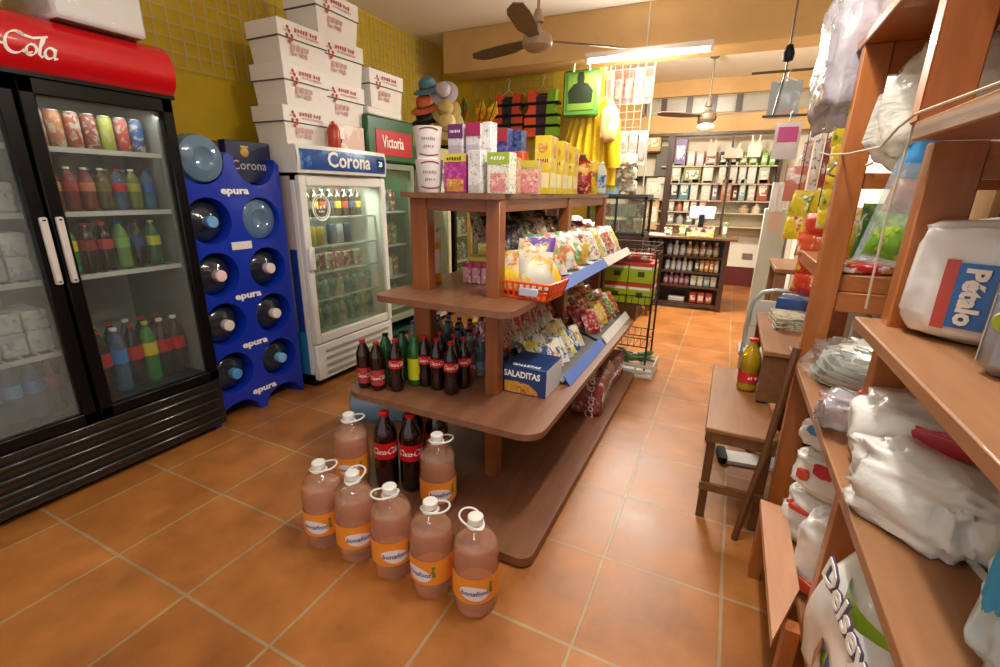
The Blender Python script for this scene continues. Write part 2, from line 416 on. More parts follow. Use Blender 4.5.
PAINTZ = wood('#7e3b1c', '#97502a', .42, 'Z')
STEEL = plain('#b9b9b4', .35, .8)
BLACK = plain('#0a0a0a', .3, spec=.25)
BLACKM = plain('#0e0d0d', .55, spec=.25)
WHITEP = plain('#e9e7e2', .4)
REDP = plain('#b8121c', .3, coat=.4)
struct('floor', MB().box((XL - .1, -2.4, -.12), (XR + .1, YF + .1, 0)), tile_mat())
struct('ceiling', MB().box((XL - .1, -2.4, ZC), (XR + .1, YF + .1, ZC + .12)), CEIL)
struct('wall_left', MB().box((XL - .1, -2.4, 0), (XL, YF, ZC)), YELLOW)
struct('wall_back', MB().box((XL - .1, YF, 0), (XR + .1, YF + .1, ZC)), CREAM)
struct('wall_right', MB().box((XR, -.9, 0), (XR + .1, YF, ZC)), CREAM)
struct('wall_left_shade', MB().box((XL, .8, 0), (XL + .015, 4.6, 1.71)), BROWNSHADE)  # brown slab: the lower wall's shade put into its colour
struct('wall_side', MB().box((XL, 4.6, 0), (1.02, 4.68, ZC)), YELLOW)
# ceiling beam and the tan upper band of the back wall
struct('trim_2', MB().box((XL + .35, 4.1, 2.6), (XR, 4.45, ZC), bev=.006), TAN)
struct('trim_3', MB().box((.2, 7.36, 2.28), (XR, YF, 2.535)).box((.2, 7.36, 2.79), (XR, YF, ZC)).box((.2, 7.36, 2.535), (.93, YF, 2.79)), TAN)
w1 = struct('window_1', MB().box((.93, 7.42, 2.535), (XR, 7.46, 2.56)).box((.93, 7.42, 2.765), (XR, 7.46, 2.79)).box((.93, 7.42, 2.535), (.955, 7.46, 2.79)), plain('#a3957a', .6))
xw = [.955, 1.255, 1.62, 1.95, 2.29, 2.72, XR]
for i in range(6):
    struct('window_pane', MB().box((xw[i] + .03, 7.44, 2.56), (xw[i + 1] - .05, 7.45, 2.765)), plain('#aaa69c', .3, var=.15, scale=9.), w1)
    if i: struct('window_mullion', MB().box((xw[i] - .05, 7.4, 2.55), (xw[i] + .03, 7.46, 2.78)), DKWOODZ, w1)
struct('baseboard_back', MB().box((2.0, YF - .02, 0), (XR, YF, .3)), MAROON)
struct('trim_4', MB().box((2.31, YF - .05, 0), (2.40, YF - .005, .46)), WHITEP)

# ---------------------------------------------------------------- light
W = D.worlds.new('daylight'); SC.world = W; W.use_nodes = True
bg = W.node_tree.nodes['Background']; bg.inputs['Color'].default_value = (1., .96, .9, 1); bg.inputs['Strength'].default_value = .85
def lamp(name, loc, rot, size, sy, watts, col=(1, .95, .86)):
    l = D.lights.new(name, 'AREA'); l.shape = 'RECTANGLE'; l.size = size; l.size_y = sy; l.energy = watts; l.color = col
    o = D.objects.new(name, l); COL.objects.link(o); o.location = loc; o.rotation_euler = rot; return o
TUBEW = plain('#fff6e6', .4, emit=9.)
def tube_light(loc, rz, label, length=1.15, watts=30., ang=0.):
    t = thing('fluorescent_light', label, 'ceiling light', loc, rz)
    obj('housing', MB().box((-length / 2, -.04, 0), (length / 2, .04, .045), bev=.008), plain('#d9cfc4', .4), t)
    obj('lamp_tube', MB().tube([(-length / 2 + .03, 0, -.022), (length / 2 - .03, 0, -.022)], .016, 12), TUBEW, t)
    obj('end_cap', MB().box((-length / 2, -.022, -.04), (-length / 2 + .03, .022, 0), bev=.004), plain('#d9cfc4', .4), t)
    obj('end_cap', MB().box((length / 2 - .03, -.022, -.04), (length / 2, .022, 0), bev=.004), plain('#d9cfc4', .4), t)
    if loc[2] < 2.8 and loc[2] > 2.65:
        for x in (-length * .4, length * .4): obj('suspension_rod', MB().tube([(x, 0, .04), (x, 0, ZC - loc[2])], .004, 6), plain('#d9cfc4', .4), t)  # rods serve only the added, unseen hung tubes
    lamp('tube_glow', (loc[0], loc[1], loc[2] - .05), (ang, 0, rz), length, .06, watts * .85)
    l = D.lights.new('tube_spread', 'POINT'); l.energy = watts * 1.35; l.shadow_soft_size = .12; l.color = (1, .95, .86)
    o = D.objects.new('tube_spread', l); COL.objects.link(o); o.location = (loc[0], loc[1], loc[2] - .14); return t
tube_light((1.53, 4.05, 2.585), 0, 'lit white tube lamp fixed along the lower edge of the tan beam', 1.1, 36.)
tube_light((2.35, .7, 2.7), R(90), 'added unseen tube lamp hung over the aisle beside the rack', 1.2, 27.)  # added tube out of view, lights the near aisle and rack
tube_light((1.7, 4.95, 2.9), 0, 'added unseen tube lamp on the ceiling behind the tan beam', 1.2, 95.)  # added tube hidden by the beam, brightens the far room
tube_light((2.3, -1.2, 2.7), 0, 'added unseen tube lamp hung by the shop entrance', 1.2, 10.)  # added tube out of view, fill from the entrance side
obj_ = obj('conduit', MB().tube([(1.52, 4.09, ZC), (1.52, 4.09, 2.63)], .008), plain('#d8c9a8', .5))
tag(obj_, 'thin pale conduit running down the tan beam to the tube lamp', 'conduit')

# ---------------------------------------------------------------- ceiling fans
def fan(loc, rz, label, drop, col, light=False, span=.6):
    t = thing('ceiling_fan', label, 'ceiling fan', loc, rz)
    m = plain(col, .5); md = wood('#4c382b', '#6b5140', .5, 'X')
    obj('motor', MB().lathe([(.0, -.06), (.075, -.055), (.105, -.03), (.11, 0), (.1, .035), (.06, .055), (.03, .07), (.022, .09)], 28), m, t)
    obj('rod', MB().tube([(0, 0, .06), (0, 0, drop)], .011, 10).lathe([(.04, .12), (.035, .16), (.02, .2)], 18), m, t)
    obj('canopy', MB().lathe([(.012, drop - .07), (.05, drop - .05), (.065, drop - .01), (.065, drop)], 22), m, t)
    for k in range(3):
        a = k * 2 * PI / 3
        X = TX((0, 0, 0), (0, 0, a)) @ TX((.1, 0, .012), (R(13), 0, 0))
        poly = [(0, -.035), (.08, -.05), (.2, -.075), (span * .8, -.07), (span - .06, -.055), (span, -.0), (span - .05, .05), (span * .7, .06), (.2, .055), (.08, .04), (0, .035)]
        obj('blade', MB().prism(poly, -.004, .004, X=X), md, t)
    if light:
        lt = obj('lamp_shade', MB().lathe([(.04, -.06), (.1, -.09), (.105, -.12), (.08, -.155), (.03, -.17), (0, -.172)], 24), plain('#efe6cf', .4), t)
    return t
fan((.99, 2.81, 2.42), R(40), 'brown three-bladed ceiling fan hanging in front of the tan beam', .6, '#9c8266')
fan((1.97, 6.0, 2.3), R(100), 'dark ceiling fan with a pale lamp bowl over the counter', .7, '#5c4a38', True)

# ---------------------------------------------------------------- wire grids
WIRE = plain('#b8b39a', .5)
def wire_grid(w, h, sp, loc, rz, label, m=WIRE, spx=None):
    mb = MB(); n = round(w / (spx or sp)); k = round(h / sp)
    for i in range(n + 1): x = w * i / n; mb.box((x - .002, -.002, 0), (x + .002, .002, h))
    for j in range(k + 1): z = h * j / k; mb.box((0, .001, z - .002), (w, .005, z + .002))
    o = obj('wire_grid_panel', mb, m, None, loc, (0, 0, rz)); tag(o, label, 'wire grid'); return o
wire_grid(1.05, .82, .085, (XL + .05, .95, 2.13), R(90), 'pale wire grid on the yellow wall above the blue water rack')
wire_grid(1.2, 1.1, .085, (XL + .05, 2.05, 1.86), R(90), 'pale wire grid on the yellow wall behind the white boxes')
wire_grid(1.2, 1.1, .085, (XL + .05, 3.3, 1.86), R(90), 'pale wire grid on the yellow wall next to the hanging hats', spx=.06)
GRAYW = plain('#8f8d84', .5)
wire_grid(1.0, 1.1, .075, (-.5, 4.52, 1.6), 0, 'grey wire grid behind the two life vests', GRAYW)
wire_grid(.9, 1.1, .075, (.55, 4.52, 1.6), 0, 'grey wire grid behind the green tote bag', GRAYW)
# ================================================================ BLACK TWO-DOOR COOLER
GLASS = clear('#f4f7f5', '#c9d2cf', .035, .015, 1.45)
GLASSD = clear('#eef2f0', '#c9d2cf', .13, .05, 1.45)
GLASS2 = clear('#e6efe6', '#cfd8cc', .07, .02, 1.45)
SHELFW = plain('#c9cbc6', .4)
LINER = plain('#8f8f88', .6)
def cooler_shell(x0, x1, y0, y1, z0, z1, t=.05):
    """open-fronted cabinet box, the front towards +x"""
    return MB().box((x0, y0, z0), (x0 + t, y1, z1)).box((x0, y0, z0), (x1, y0 + t, z1)).box((x0, y1 - t, z0), (x1, y1, z1)).box((x0, y0, z1 - t), (x1, y1, z1)).box((x0, y0, z0), (x1, y1, z0 + t))
bc = thing('drinks_cooler', 'black two-door drinks cooler with a red header', 'cooler', (-.14, .265, 0))
Y0, Y1 = -.6, .6
obj('body', cooler_shell(-.7, -.05, Y0, Y1, .07, 1.81).box((-.7, -.02, .3), (-.07, .02, 1.8)), BLACK, bc)
obj('liner', MB().box((-.645, Y0 + .052, .34), (-.63, -.025, 1.76)).box((-.645, .025, .34), (-.63, Y1 - .052, 1.76)).box((-.63, Y1 - .066, .34), (-.06, Y1 - .052, 1.76)), LINER, bc)
g = MB().box((-.05, Y0, .04), (-.012, Y1, .32), bev=.006)
for k in range(4): g.box((-.012, Y0 + .04, .075 + k * .06), (.008, Y1 - .03, .098 + k * .06), bev=.006)
obj('grille', g, plain('#191a1a', .3, coat=.4), bc)
obj('kick_plate', MB().box((-.6, Y0 + .03, .0), (-.08, Y1 - .03, .07)), BLACKM, bc)
for s_, (a, b_) in enumerate(((Y0 + .01, -.006), (.006, Y1 - .01))):
    d = obj('door', MB().box((-.048, a, .33), (0, a + .055, 1.8), bev=.006).box((-.048, b_ - .055, .33), (0, b_, 1.8), bev=.006).box((-.048, a, .33), (0, b_, .385), bev=.006).box((-.048, a, 1.735), (0, b_, 1.8), bev=.006), BLACK, bc)
    obj('glass_pane', MB().box((-.03, a + .055, .385), (-.024, b_ - .055, 1.735)), GLASSD if s_ == 0 else GLASS, d)
    yh = (-.024 if s_ == 0 else .03)
    obj('handle', MB().box((.002, yh - .013, .985), (.022, yh + .013, 1.265), bev=.005).box((.022, yh - .005, 1.25), (.024, yh + .005, 1.256), 1).box((.022, yh - .005, .995), (.024, yh + .005, 1.001), 1), [plain('#cfc9c2', .35), BLACK], d)
for z in (.385, .68, 1.0, 1.28, 1.55):
    for a, b_ in ((Y0 + .055, -.03), (.03, Y1 - .055)):
        if z == .68 and a > 0: continue
        if z < .4: obj('shelf', MB().box((-.62, a, z - .03), (-.06, b_, z - .002)), BLACKM, bc)
        else:
            sh = MB().box((-.085, a, z - .022), (-.075, b_, z)).box((-.62, a, z - .006), (-.61, b_, z))
            for k in range(9): y = a + (b_ - a) * (k + .5) / 9; sh.box((-.61, y - .003, z - .006), (-.085, y + .003, z))
            obj('shelf', sh, SHELFW, bc)
prof = [(-.66, 1.815), (.0, 1.815), (.012, 1.83), (.035, 1.86), (.045, 1.9), (.04, 1.95), (.012, 2.0), (-.03, 2.03), (-.66, 2.03)]
XH = Matrix(((1, 0, 0, 0), (0, 0, 1, 0), (0, 1, 0, 0), (0, 0, 0, 1)))
hd = obj('header', MB().prism([(a, b) for a, b in prof][::-1], Y0 - .002, Y1 + .002, X=XH), plain('#c8101a', .22, coat=.7, var=.04), bc)
obj('trim', MB().box((-.66, Y0 - .002, 1.8), (.006, Y1 + .002, 1.817)), BLACK, bc)
def hx(z):
    p = prof[1:8]
    for (a, z0), (b, z1) in zip(p, p[1:]):
        if z0 <= z <= z1 and z1 > z0: return a + (b - a) * (z - z0) / (z1 - z0)
    return p[-1][0]
v, f = script_geo(.036, .3)
# the lettering is shifted so that its last word ends where the photograph shows it
obj('lettering', MB().add([(hx(min(max(1.90 + q[1] * 1.05, 1.83), 1.995)) + .003, q[0] - .035, 1.90 + q[1] * 1.05) for q in v], f), WHITEINK, hd)
lampf = lamp('cooler_fill', (-.2, .56, 1.72), (0, R(25), R(0)), .05, .5, .7, (.95, 1, .95))  # added fill light so the drinks inside show, no lamp part
lampf2 = lamp('cooler_fill', (-.2, -.03, 1.72), (0, R(25), R(0)), .05, .5, .7, (.95, 1, .95))
# ---- drinks on its shelves (world y from the photograph, x = .25 behind the glass)
GLS = 'behind the glass of the black cooler'
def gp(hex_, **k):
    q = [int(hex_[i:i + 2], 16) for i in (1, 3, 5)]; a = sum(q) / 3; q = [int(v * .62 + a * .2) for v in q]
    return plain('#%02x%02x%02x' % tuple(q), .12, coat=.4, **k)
row = [('cola', COLA, CAPR, '#c2121b'), ('water', PETB, CAPB, '#2a6fc4'), ('lemon', PETG, CAPY, '#e0c31c'), ('cola', COLA, CAPR, '#c2121b'), ('cola', COLA, CAPR, '#b3121b'), ]
def cooler_bottles(items, z, y0, y1, h, r, where, x=-.29, n2=1, prof=STRAIGHT, cat='bottle'):
    k = len(items)
    for i, (nm, body, cap, lab, desc) in enumerate(items):
        y = y0 + (y1 - y0) * (i + .5) / k
        bottle(nm, (x, y, z), f'{desc}, {ORD[i]} from the handle, {where}', cat, h, r, body, cap, plain(lab, .4), (.45, .66), prof, f'drinks on the {where}', rz=R(70), n=14)
cooler_bottles([
    ('cola_bottle', COLA, CAPR, '#b8131b', 'big dark cola bottle with red label'), ('water_bottle', PETB, CAPW, '#3b7fc9', 'big clear water bottle with blue label'),
    ('cola_bottle', COLA, CAPR, '#b8131b', 'half hidden dark cola bottle'), ('soda_bottle', PETG, CAPY, '#d9c322', 'big green soda bottle with yellow label'),
    ('cola_bottle', COLA, CAPW, '#b8131b', 'big cola bottle with pale cap'), ('cola_bottle', COLA, CAPW, '#b8131b', 'big cola bottle by the water rack')], .384, .35, .78, .33, .038, 'bottom shelf, black cooler')
cooler_bottles([
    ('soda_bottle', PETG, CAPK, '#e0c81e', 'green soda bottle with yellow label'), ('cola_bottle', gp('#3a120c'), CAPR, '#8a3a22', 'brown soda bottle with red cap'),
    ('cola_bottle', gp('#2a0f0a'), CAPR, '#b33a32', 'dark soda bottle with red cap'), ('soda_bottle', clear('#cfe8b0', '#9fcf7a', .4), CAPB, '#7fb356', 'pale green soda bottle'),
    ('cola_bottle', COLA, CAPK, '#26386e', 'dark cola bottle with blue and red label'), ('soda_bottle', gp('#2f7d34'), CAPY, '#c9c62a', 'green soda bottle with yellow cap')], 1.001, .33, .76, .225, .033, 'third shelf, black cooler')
cooler_bottles([
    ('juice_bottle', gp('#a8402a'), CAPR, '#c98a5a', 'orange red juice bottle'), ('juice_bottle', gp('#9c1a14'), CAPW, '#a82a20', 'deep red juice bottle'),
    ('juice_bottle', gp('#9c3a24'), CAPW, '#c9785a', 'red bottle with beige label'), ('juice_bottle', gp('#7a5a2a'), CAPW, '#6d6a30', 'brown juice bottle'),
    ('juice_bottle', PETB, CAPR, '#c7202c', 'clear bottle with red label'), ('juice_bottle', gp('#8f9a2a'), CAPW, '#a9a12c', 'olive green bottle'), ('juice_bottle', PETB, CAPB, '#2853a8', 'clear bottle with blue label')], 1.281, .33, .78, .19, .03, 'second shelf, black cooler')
cooler_bottles([('cola_bottle', COLA, CAPR, '#a8141b', 'dark cola bottle'), ('soda_bottle', PETG, CAPK, '#b8a820', 'green soda bottle'), ('cola_bottle', gp('#3a120c'), CAPR, '#8a3a22', 'brown soda bottle'), ('water_bottle', PETB, CAPB, '#3b6fb9', 'clear water bottle'), ('cola_bottle', COLA, CAPR, '#a8141b', 'dark cola bottle')], 1.001, .36, .74, .225, .033, 'back row, third shelf, black cooler', x=-.4)
cooler_bottles([('soda_bottle', PETG, CAPY, '#c9b322', 'big green soda bottle'), ('cola_bottle', COLA, CAPR, '#a8131b', 'big dark cola bottle'), ('water_bottle', PETB, CAPW, '#4b7fb9', 'big clear water bottle'), ('cola_bottle', COLA, CAPR, '#a8131b', 'big dark cola bottle'), ('cola_bottle', COLA, CAPR, '#a8131b', 'big dark cola bottle')], .384, .39, .76, .33, .038, 'back row, bottom shelf, black cooler', x=-.42)
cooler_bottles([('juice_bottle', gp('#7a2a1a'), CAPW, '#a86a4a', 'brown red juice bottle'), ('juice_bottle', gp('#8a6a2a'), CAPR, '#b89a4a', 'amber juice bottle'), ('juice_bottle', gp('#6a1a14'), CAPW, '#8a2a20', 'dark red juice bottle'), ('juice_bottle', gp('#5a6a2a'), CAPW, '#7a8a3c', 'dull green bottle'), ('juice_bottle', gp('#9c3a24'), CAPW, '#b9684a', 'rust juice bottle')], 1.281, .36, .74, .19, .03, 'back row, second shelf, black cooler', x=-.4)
def cans(items, z, y0, y1, h, r, where, x=-.3):
    k = len(items)
    for i, (c, d) in enumerate(items):
        t = thing('drink_can', f'{d} can, {ORD[i]} from the handle, {where}', 'can', (x, y0 + (y1 - y0) * (i + .5) / k, z), 0, f'cans on the {where}')
        obj('body', lambda: MB().lathe([(r * .85, 0), (r, .05 * h), (r, .9 * h), (r * .85, h)], 14), printed(c, '#b8a898', scale=30., seed=i), t, key='can%.3f%s' % (h, c), smooth=50)
        obj('lid', lambda: MB().lathe([(r * .87, h), (r * .87, h + .003), (r * .8, h + .001), (0, h + .001)], 14), STEEL, t, key='canl%.3f' % h)
cans([('#a3502a', 'orange brown'), ('#b06a3a', 'copper'), ('#9a3f2c', 'rust red'), ('#8a3a30', 'brick red'), ('#a8a83a', 'lime yellow'), ('#b6423a', 'red and white'), ('#2e5a94', 'blue')], 1.551, .33, .78, .15, .03, 'top shelf, black cooler')
cooler_bottles([('water_bottle', PETB, CAPW, '#5b93cf', 'clear water bottle with blue label'), ('water_bottle', PETB, CAPW, '#6aa0d6', 'clear water bottle with pale blue label'), ('water_bottle', PETB, CAPB, '#3b78c0', 'clear water bottle with deep blue label'),
    ('cola_bottle', COLA, CAPR, '#8f2a2a', 'brown bottle with dull red label')], .384, -.06, .22, .27, .034, 'bottom shelf, hazy door')
for lv, (z, hh) in enumerate(((.681, .1), (.78, .09), (1.001, .1), (1.1, .1), (1.281, .12))):
    for i in range(3):
        o = obj('yogurt_pack', MB().box((-.1, -.042, 0), (.1, .042, hh), bev=.008), printed('#d9d6d2', '#b9c1cc', '#b89a9a', scale=16., seed=lv * 3 + i), None, (-.36, .0 + i * .09, z))
        tag(o, f'white shrink pack behind the hazy cooler door, {ORD[2 - i]} from handle, {ORD[lv]} layer up', 'pack', 'white packs behind the hazy cooler door')
# ---- white boxes on top of the black cooler
for i, (y, w, h, x0, lb) in enumerate(((.12, .34, .3, -.5, 'plain white box on the black cooler above the red lettering'), (.60, .34, .33, -.5, 'white film-wrapped box on the black cooler near its corner'))):
    t = thing('storage_box', lb, 'box', (x0 + .2, y, 2.032), 0, 'white boxes on the black cooler')
    obj('box_body', MB().box((-.2, -w / 2, 0), (.2, w / 2, h), bev=.012), plain('#dcdad8', .5, bump=.2), t)
    obj('film', MB().box((-.206, -w / 2 - .006, .0), (.207, w / 2 + .006, h + .006), bev=.02), clear('#ffffff', '#ffffff', .1, .12, 1.4, .6, 18.), t)
# ================================================================ BLUE WATER JUG RACK
BLUE = plain('#0d2fa8', .3, var=.05, coat=.2)
rk = thing('jug_rack', 'blue plastic rack holding large water jugs on their sides', 'bottle rack', (-.2, 1.15, 0))
HOLES = [(y, z) for z in (.302, .611, .907, 1.21) for y in (-.165, .165)]
def rack_front():
    mb = MB(); ys = (-.33, 0, .33); zs = [.148, .457, .759, 1.058, 1.362]; n = 24; r = .13
    for zi in range(4):
        for yi in range(2):
            cy, cz = (ys[yi] + ys[yi + 1]) / 2, HOLES[zi * 2 + yi][1]; out = []; inn = []
            for k in range(n):
                a = 2 * PI * k / n + PI / 4; c, s_ = math.cos(a), math.sin(a); q = 1 / max(abs(c), abs(s_))
                yy = cy + c * q * .165; zz = (zs[zi] if s_ < 0 else zs[zi + 1]) if abs(s_) >= abs(c) - 1e-6 else cz + s_ * q * (cz - zs[zi] if s_ < 0 else zs[zi + 1] - cz)
                out.append((yy, zz)); inn.append((cy + r * c, cz + r * s_))
            vs = [(0, y, z) for y, z in out] + [(.0, y, z) for y, z in inn] + [(-.012, cy + (y - cy) * .965, cz + (z - cz) * .965) for y, z in inn] + [(-.45, cy + (y - cy) * .965, cz + (z - cz) * .965) for y, z in inn]
            fs = []
            for b_ in range(3): fs += [(b_ * n + k, b_ * n + (k + 1) % n, (b_ + 1) * n + (k + 1) % n, (b_ + 1) * n + k) for k in range(n)]
            fs.append(tuple(3 * n + k for k in range(n)))
            mb.add(vs, fs)
    return mb
fr = rack_front()
# scalloped top cradle and arched feet, drawn as outlines in (y, z) and given the rack's depth
XZ = Matrix(((0, 0, 1, 0), (1, 0, 0, 0), (0, 1, 0, 0), (0, 0, 0, 1)))
top = [(-.33, 1.362), (.33, 1.362), (.33, 1.53), (.30, 1.56)] + [(.165 + .135 * math.cos(a), 1.545 + .14 * math.sin(a)) for a in [-R(8 + 16.4 * k) for k in range(11)]] + [(.03, 1.56), (.0, 1.585), (-.03, 1.56)] + [(-.165 + .135 * math.cos(a), 1.545 + .14 * math.sin(a)) for a in [-R(8 + 16.4 * k) for k in range(11)]] + [(-.30, 1.56), (-.33, 1.53)]
fr.prism(top, -.5, 0, X=XZ)
feet = [(.33, .148), (-.33, .148), (-.33, 0), (-.30, 0)] + [(-.165 - .135 * math.cos(R(18 * k)), .02 + .09 * math.sin(R(18 * k))) for k in range(11)] + [(-.02, 0), (.02, 0)] + [(.165 - .135 * math.cos(R(18 * k)), .02 + .09 * math.sin(R(18 * k))) for k in range(11)] + [(.30, 0), (.33, 0)]
fr.prism(feet, -.5, 0, X=XZ)
fr.box((-.5, -.33, .148), (-.002, -.322, 1.362)).box((-.5, .322, .148), (-.002, .33, 1.362)).box((-.5, -.33, .148), (-.49, .33, 1.362))
obj('rack_body', fr, BLUE, rk, smooth=25)
for z, y in ((1.375, .01), (.762, .0), (.455, .0), (.135, .02)): text('epura', .056, (.003, y, z), FX, WHITEINK, rk, bold=.002, sx=1.35)
obj('price_tag', MB().box((0, -.06, 1.04), (.004, .07, 1.085)), plain('#d9d6cf', .5), rk)
JUGBODY = clear('#7f909c', '#36434e', .5, .05, 1.45); JUGLIGHT = clear('#b9d3e8', '#8db6d6', .42, .05, 1.45)
JUGP = [(.0, 0), (.1, 0), (.122, .015), (.126, .04), (.126, .35), (.122, .385), (.108, .41), (.08, .43), (.045, .443), (.03, .45), (.028, .472)]
caps = [('#4f8fd0', '#57723a', 'pale blue'), ('#7fb5e0', '#4b9a4a', 'blue green'), ('#d8d2ce', '#a82434', 'white and red'), ('#e6dcd6', '#c22f34', 'red and white'), ('#e3c6c6', '#c9b422', 'yellow and pink'), ('#e5d5d5', '#b3202e', 'pinkish white'), ('#6fa6dc', '#c09328', 'amber and blue'), None]
rows_ = ['bottom', 'second lowest', 'second highest', 'top']
for i, (y, z) in enumerate(HOLES):
    c = caps[i]; side = 'beside the black cooler' if y < 0 else 'beside the white cooler'
    t = thing('water_jug', (f'large jug with {c[2]} cap, {rows_[i // 2]} rack row, {side}' if c else 'pale blue capless jug in the top rack hole beside the white cooler'), 'water jug', (-.2 - (.47 if c else .41), 1.15 + y, z - .002), 0, 'water jugs in the blue rack', rot=(0, PI / 2, 0))
    if c:
        obj('body', MB().lathe(JUGP, 28), JUGBODY, t, key='jug')
        obj('neck_seal', MB().lathe([(.031, .44), (.032, .468), (.0, .468)], 16), plain(c[1], .4), t)
        obj('cap', MB().lathe([(.031, .455), (.033, .46), (.033, .495), (.028, .5), (0, .5)], 18), plain(c[0], .4), t)
    else:
        obj('body', MB().lathe([(.126, 0), (.126, .34), (.118, .375), (.09, .39), (.06, .396), (.05, .388), (0, .386)], 28), JUGLIGHT, t)
t = thing('water_jug', 'empty clear blue water jug lying in the top cradle beside the black cooler', 'water jug', (-.56, .985, 1.54), 0, 'water jugs in the blue rack', rot=(0, PI / 2, 0))
obj('body', MB().lathe([(.03, 0), (.126, .05), (.127, .1), (.123, .11), (.127, .12), (.127, .34), (.118, .375), (.09, .39), (.06, .396), (.05, .388), (0, .386)], 30), JUGLIGHT, t)
sg = thing('beer_sign', 'dark blue beer sign box standing in the rack top cradle', 'sign', (-.3, 1.33, 1.42))
obj('panel', MB().box((-.03, -.14, .0), (.03, .16, .24), bev=.004), plain('#0e1c44', .35), sg)
text('Corona', .075, (.033, .0, .1), FX, plain('#b9b4c4', .5), sg)
obj('emblem', MB().lathe([(.028, 0), (.024, .02), (.0, .03)], 14, X=TX((.03, -.02, .175), (0, PI / 2, 0), (1, 1, .2))).box((.03, -.045, .2), (.034, .005, .212)), plain('#c09a3a', .4), sg)
# ================================================================ WHITE COOLER
def shelf_goods(cat, name, x, z, y0, y1, n, h, r, cols, where, desc, kind='bottle', grp=None, step=1):
    for i in range(n):
        y = y0 + (y1 - y0) * (i + .5) / n; c = cols[i % len(cols)]
        lb = f'{c[1]} {desc}, {ORD[i]} from the handle, {where}'
        if kind == 'bottle': bottle(name, (x, y, z), lb, cat, h, r, c[0], c[2] if len(c) > 2 else CAPW, plain(c[3], .4) if len(c) > 3 else None, (.3, .55), STRAIGHT, grp, n=12)
        elif kind == 'can':
            t = thing(name, lb, cat, (x, y, z), 0, grp); obj('body', lambda: MB().lathe([(r * .85, 0), (r, .05 * h), (r, .92 * h), (r * .86, h)], 12), c[0], t, key='k%s%.3f%.3f' % (name, h, r), smooth=50)
            obj('lid', lambda: MB().lathe([(r * .87, h), (r * .85, h + .003), (0, h + .001)], 12), STEEL, t, key='kl%.3f%.3f' % (r, h))
        else:
            w = (y1 - y0) / n * .45; t = obj(name, lambda: MB().box((-.06, -w, 0), (.06, w, h), bev=.006), c[0], None, (x, y, z), key='bx%s%.3f%.3f' % (name, h, w)); tag(t, lb, cat, grp)
wc = thing('beer_cooler', 'white upright beer cooler with blue curved header and glass door', 'cooler', (-.09, 1.955, 0))
WC = plain('#e2e0d8', .35, var=.03); WCG = plain('#cfcdc6', .4, var=.04)
obj('body', cooler_shell(-.62, -.05, -.425, .425, .06, 1.49, .045).box((-.6, -.42, .06), (-.06, .42, .33)).box((-.62, -.425, 1.49), (-.06, .425, 1.64)), WC, wc)
obj('side_poster', MB().box((-.6, -.4265, .35), (-.08, -.4255, 1.47)).box((-.6, -.4275, .1), (-.08, -.4255, .42), 1).box((-.28, -.428, .75), (-.17, -.4255, 1.25), 2).box((-.15, -.428, .42), (-.085, -.4255, 1.0), 3), [plain('#b9a9a6', .4, var=.2), plain('#2277a8', .4), plain('#c08a3c', .4, var=.2), plain('#16398f', .4)], wc)
obj('liner', MB().box((-.575, -.378, .34), (-.565, .378, 1.44)), plain('#bfc3b8', .5), wc)
arcp = [(-.62, 1.49), (.0, 1.49)] + [(.02, 1.5), (.025, 1.56), (.015, 1.63), (-.02, 1.665), (-.62, 1.665)]
# header: bowed outwards in plan
def hdr(u, v):
    y = -.43 + .86 * u; bow = .045 * (1 - (2 * u - 1) ** 2)
    return (.0 + bow + .012 * math.sin(PI * v), y, 1.49 + .17 * v)
h_ = MB().grid(hdr, 14, 4).grid(lambda u, v: (hdr(u, 1)[0] * (1 - v) + -.62 * v, hdr(u, 1)[1], 1.66), 14, 1).grid(lambda u, v: (-.05 * v + hdr(u, 0)[0] * (1 - v), hdr(u, 0)[1], 1.49), 14, 1)
h_.box((-.62, -.43, 1.49), (.0, -.424, 1.66)).box((-.62, .424, 1.49), (.0, .43, 1.66))
hd = obj('header', h_, WC, wc)
def cu_pt(q, dx=.004, cy=0., cz=1.575): u = (q[0] + cy + .43) / .86; p = hdr(u, (q[1] + cz - 1.49) / .17); return (p[0] + dx, p[1], p[2])
pm = MB().grid(lambda u, v: cu_pt((-.41 + .82 * u, -.065 + .125 * v), .0025), 14, 3)
obj('blue_panel', pm, printed('#1d4f9a', '#5f8cc4', '#12357a', scale=7., rough=.3), hd)
v, f = textgeo('Corona', .135, 0, .003); obj('lettering', MB().add([cu_pt((q[0] * .98 - .01, q[1]), .006) for q in v], f), WHITEINK, hd)
obj('display', MB().grid(lambda u, v: cu_pt((.29 + .1 * u, -.04 + .075 * v), .006), 3, 1), plain('#0a1c3c', .2), hd)
v, f = textgeo('28', .05, 0, .001); obj('digits', MB().add([cu_pt((q[0] + .33, q[1]), .008) for q in v], f), plain('#9fd4ff', .4, emit=1.2), hd)
dr = obj('door', MB().box((-.045, -.42, .335), (0, -.365, 1.475), bev=.008).box((-.045, .365, .335), (0, .42, 1.475), bev=.008).box((-.044, -.366, .336), (-.001, .366, .40), bev=.006).box((-.044, -.366, 1.41), (-.001, .366, 1.474), bev=.006), WC, wc)
obj('glass_pane', MB().box((-.025, -.365, .4), (-.02, .365, 1.41)), GLASS2, dr)
obj('handle', MB().box((0, -.425, .86), (.035, -.375, 1.02), bev=.012), WC, dr)
obj('sticker', MB().tube([(-.014, -.245 + .075 * math.cos(a), 1.27 + .085 * math.sin(a)) for a in [2 * PI * k / 28 for k in range(28)]], .005, 6, closed=True).tube([(-.014, -.245 + .06 * math.cos(a), 1.27 + .068 * math.sin(a)) for a in [2 * PI * k / 28 for k in range(28)]], .002, 5, closed=True), WHITEINK, dr)
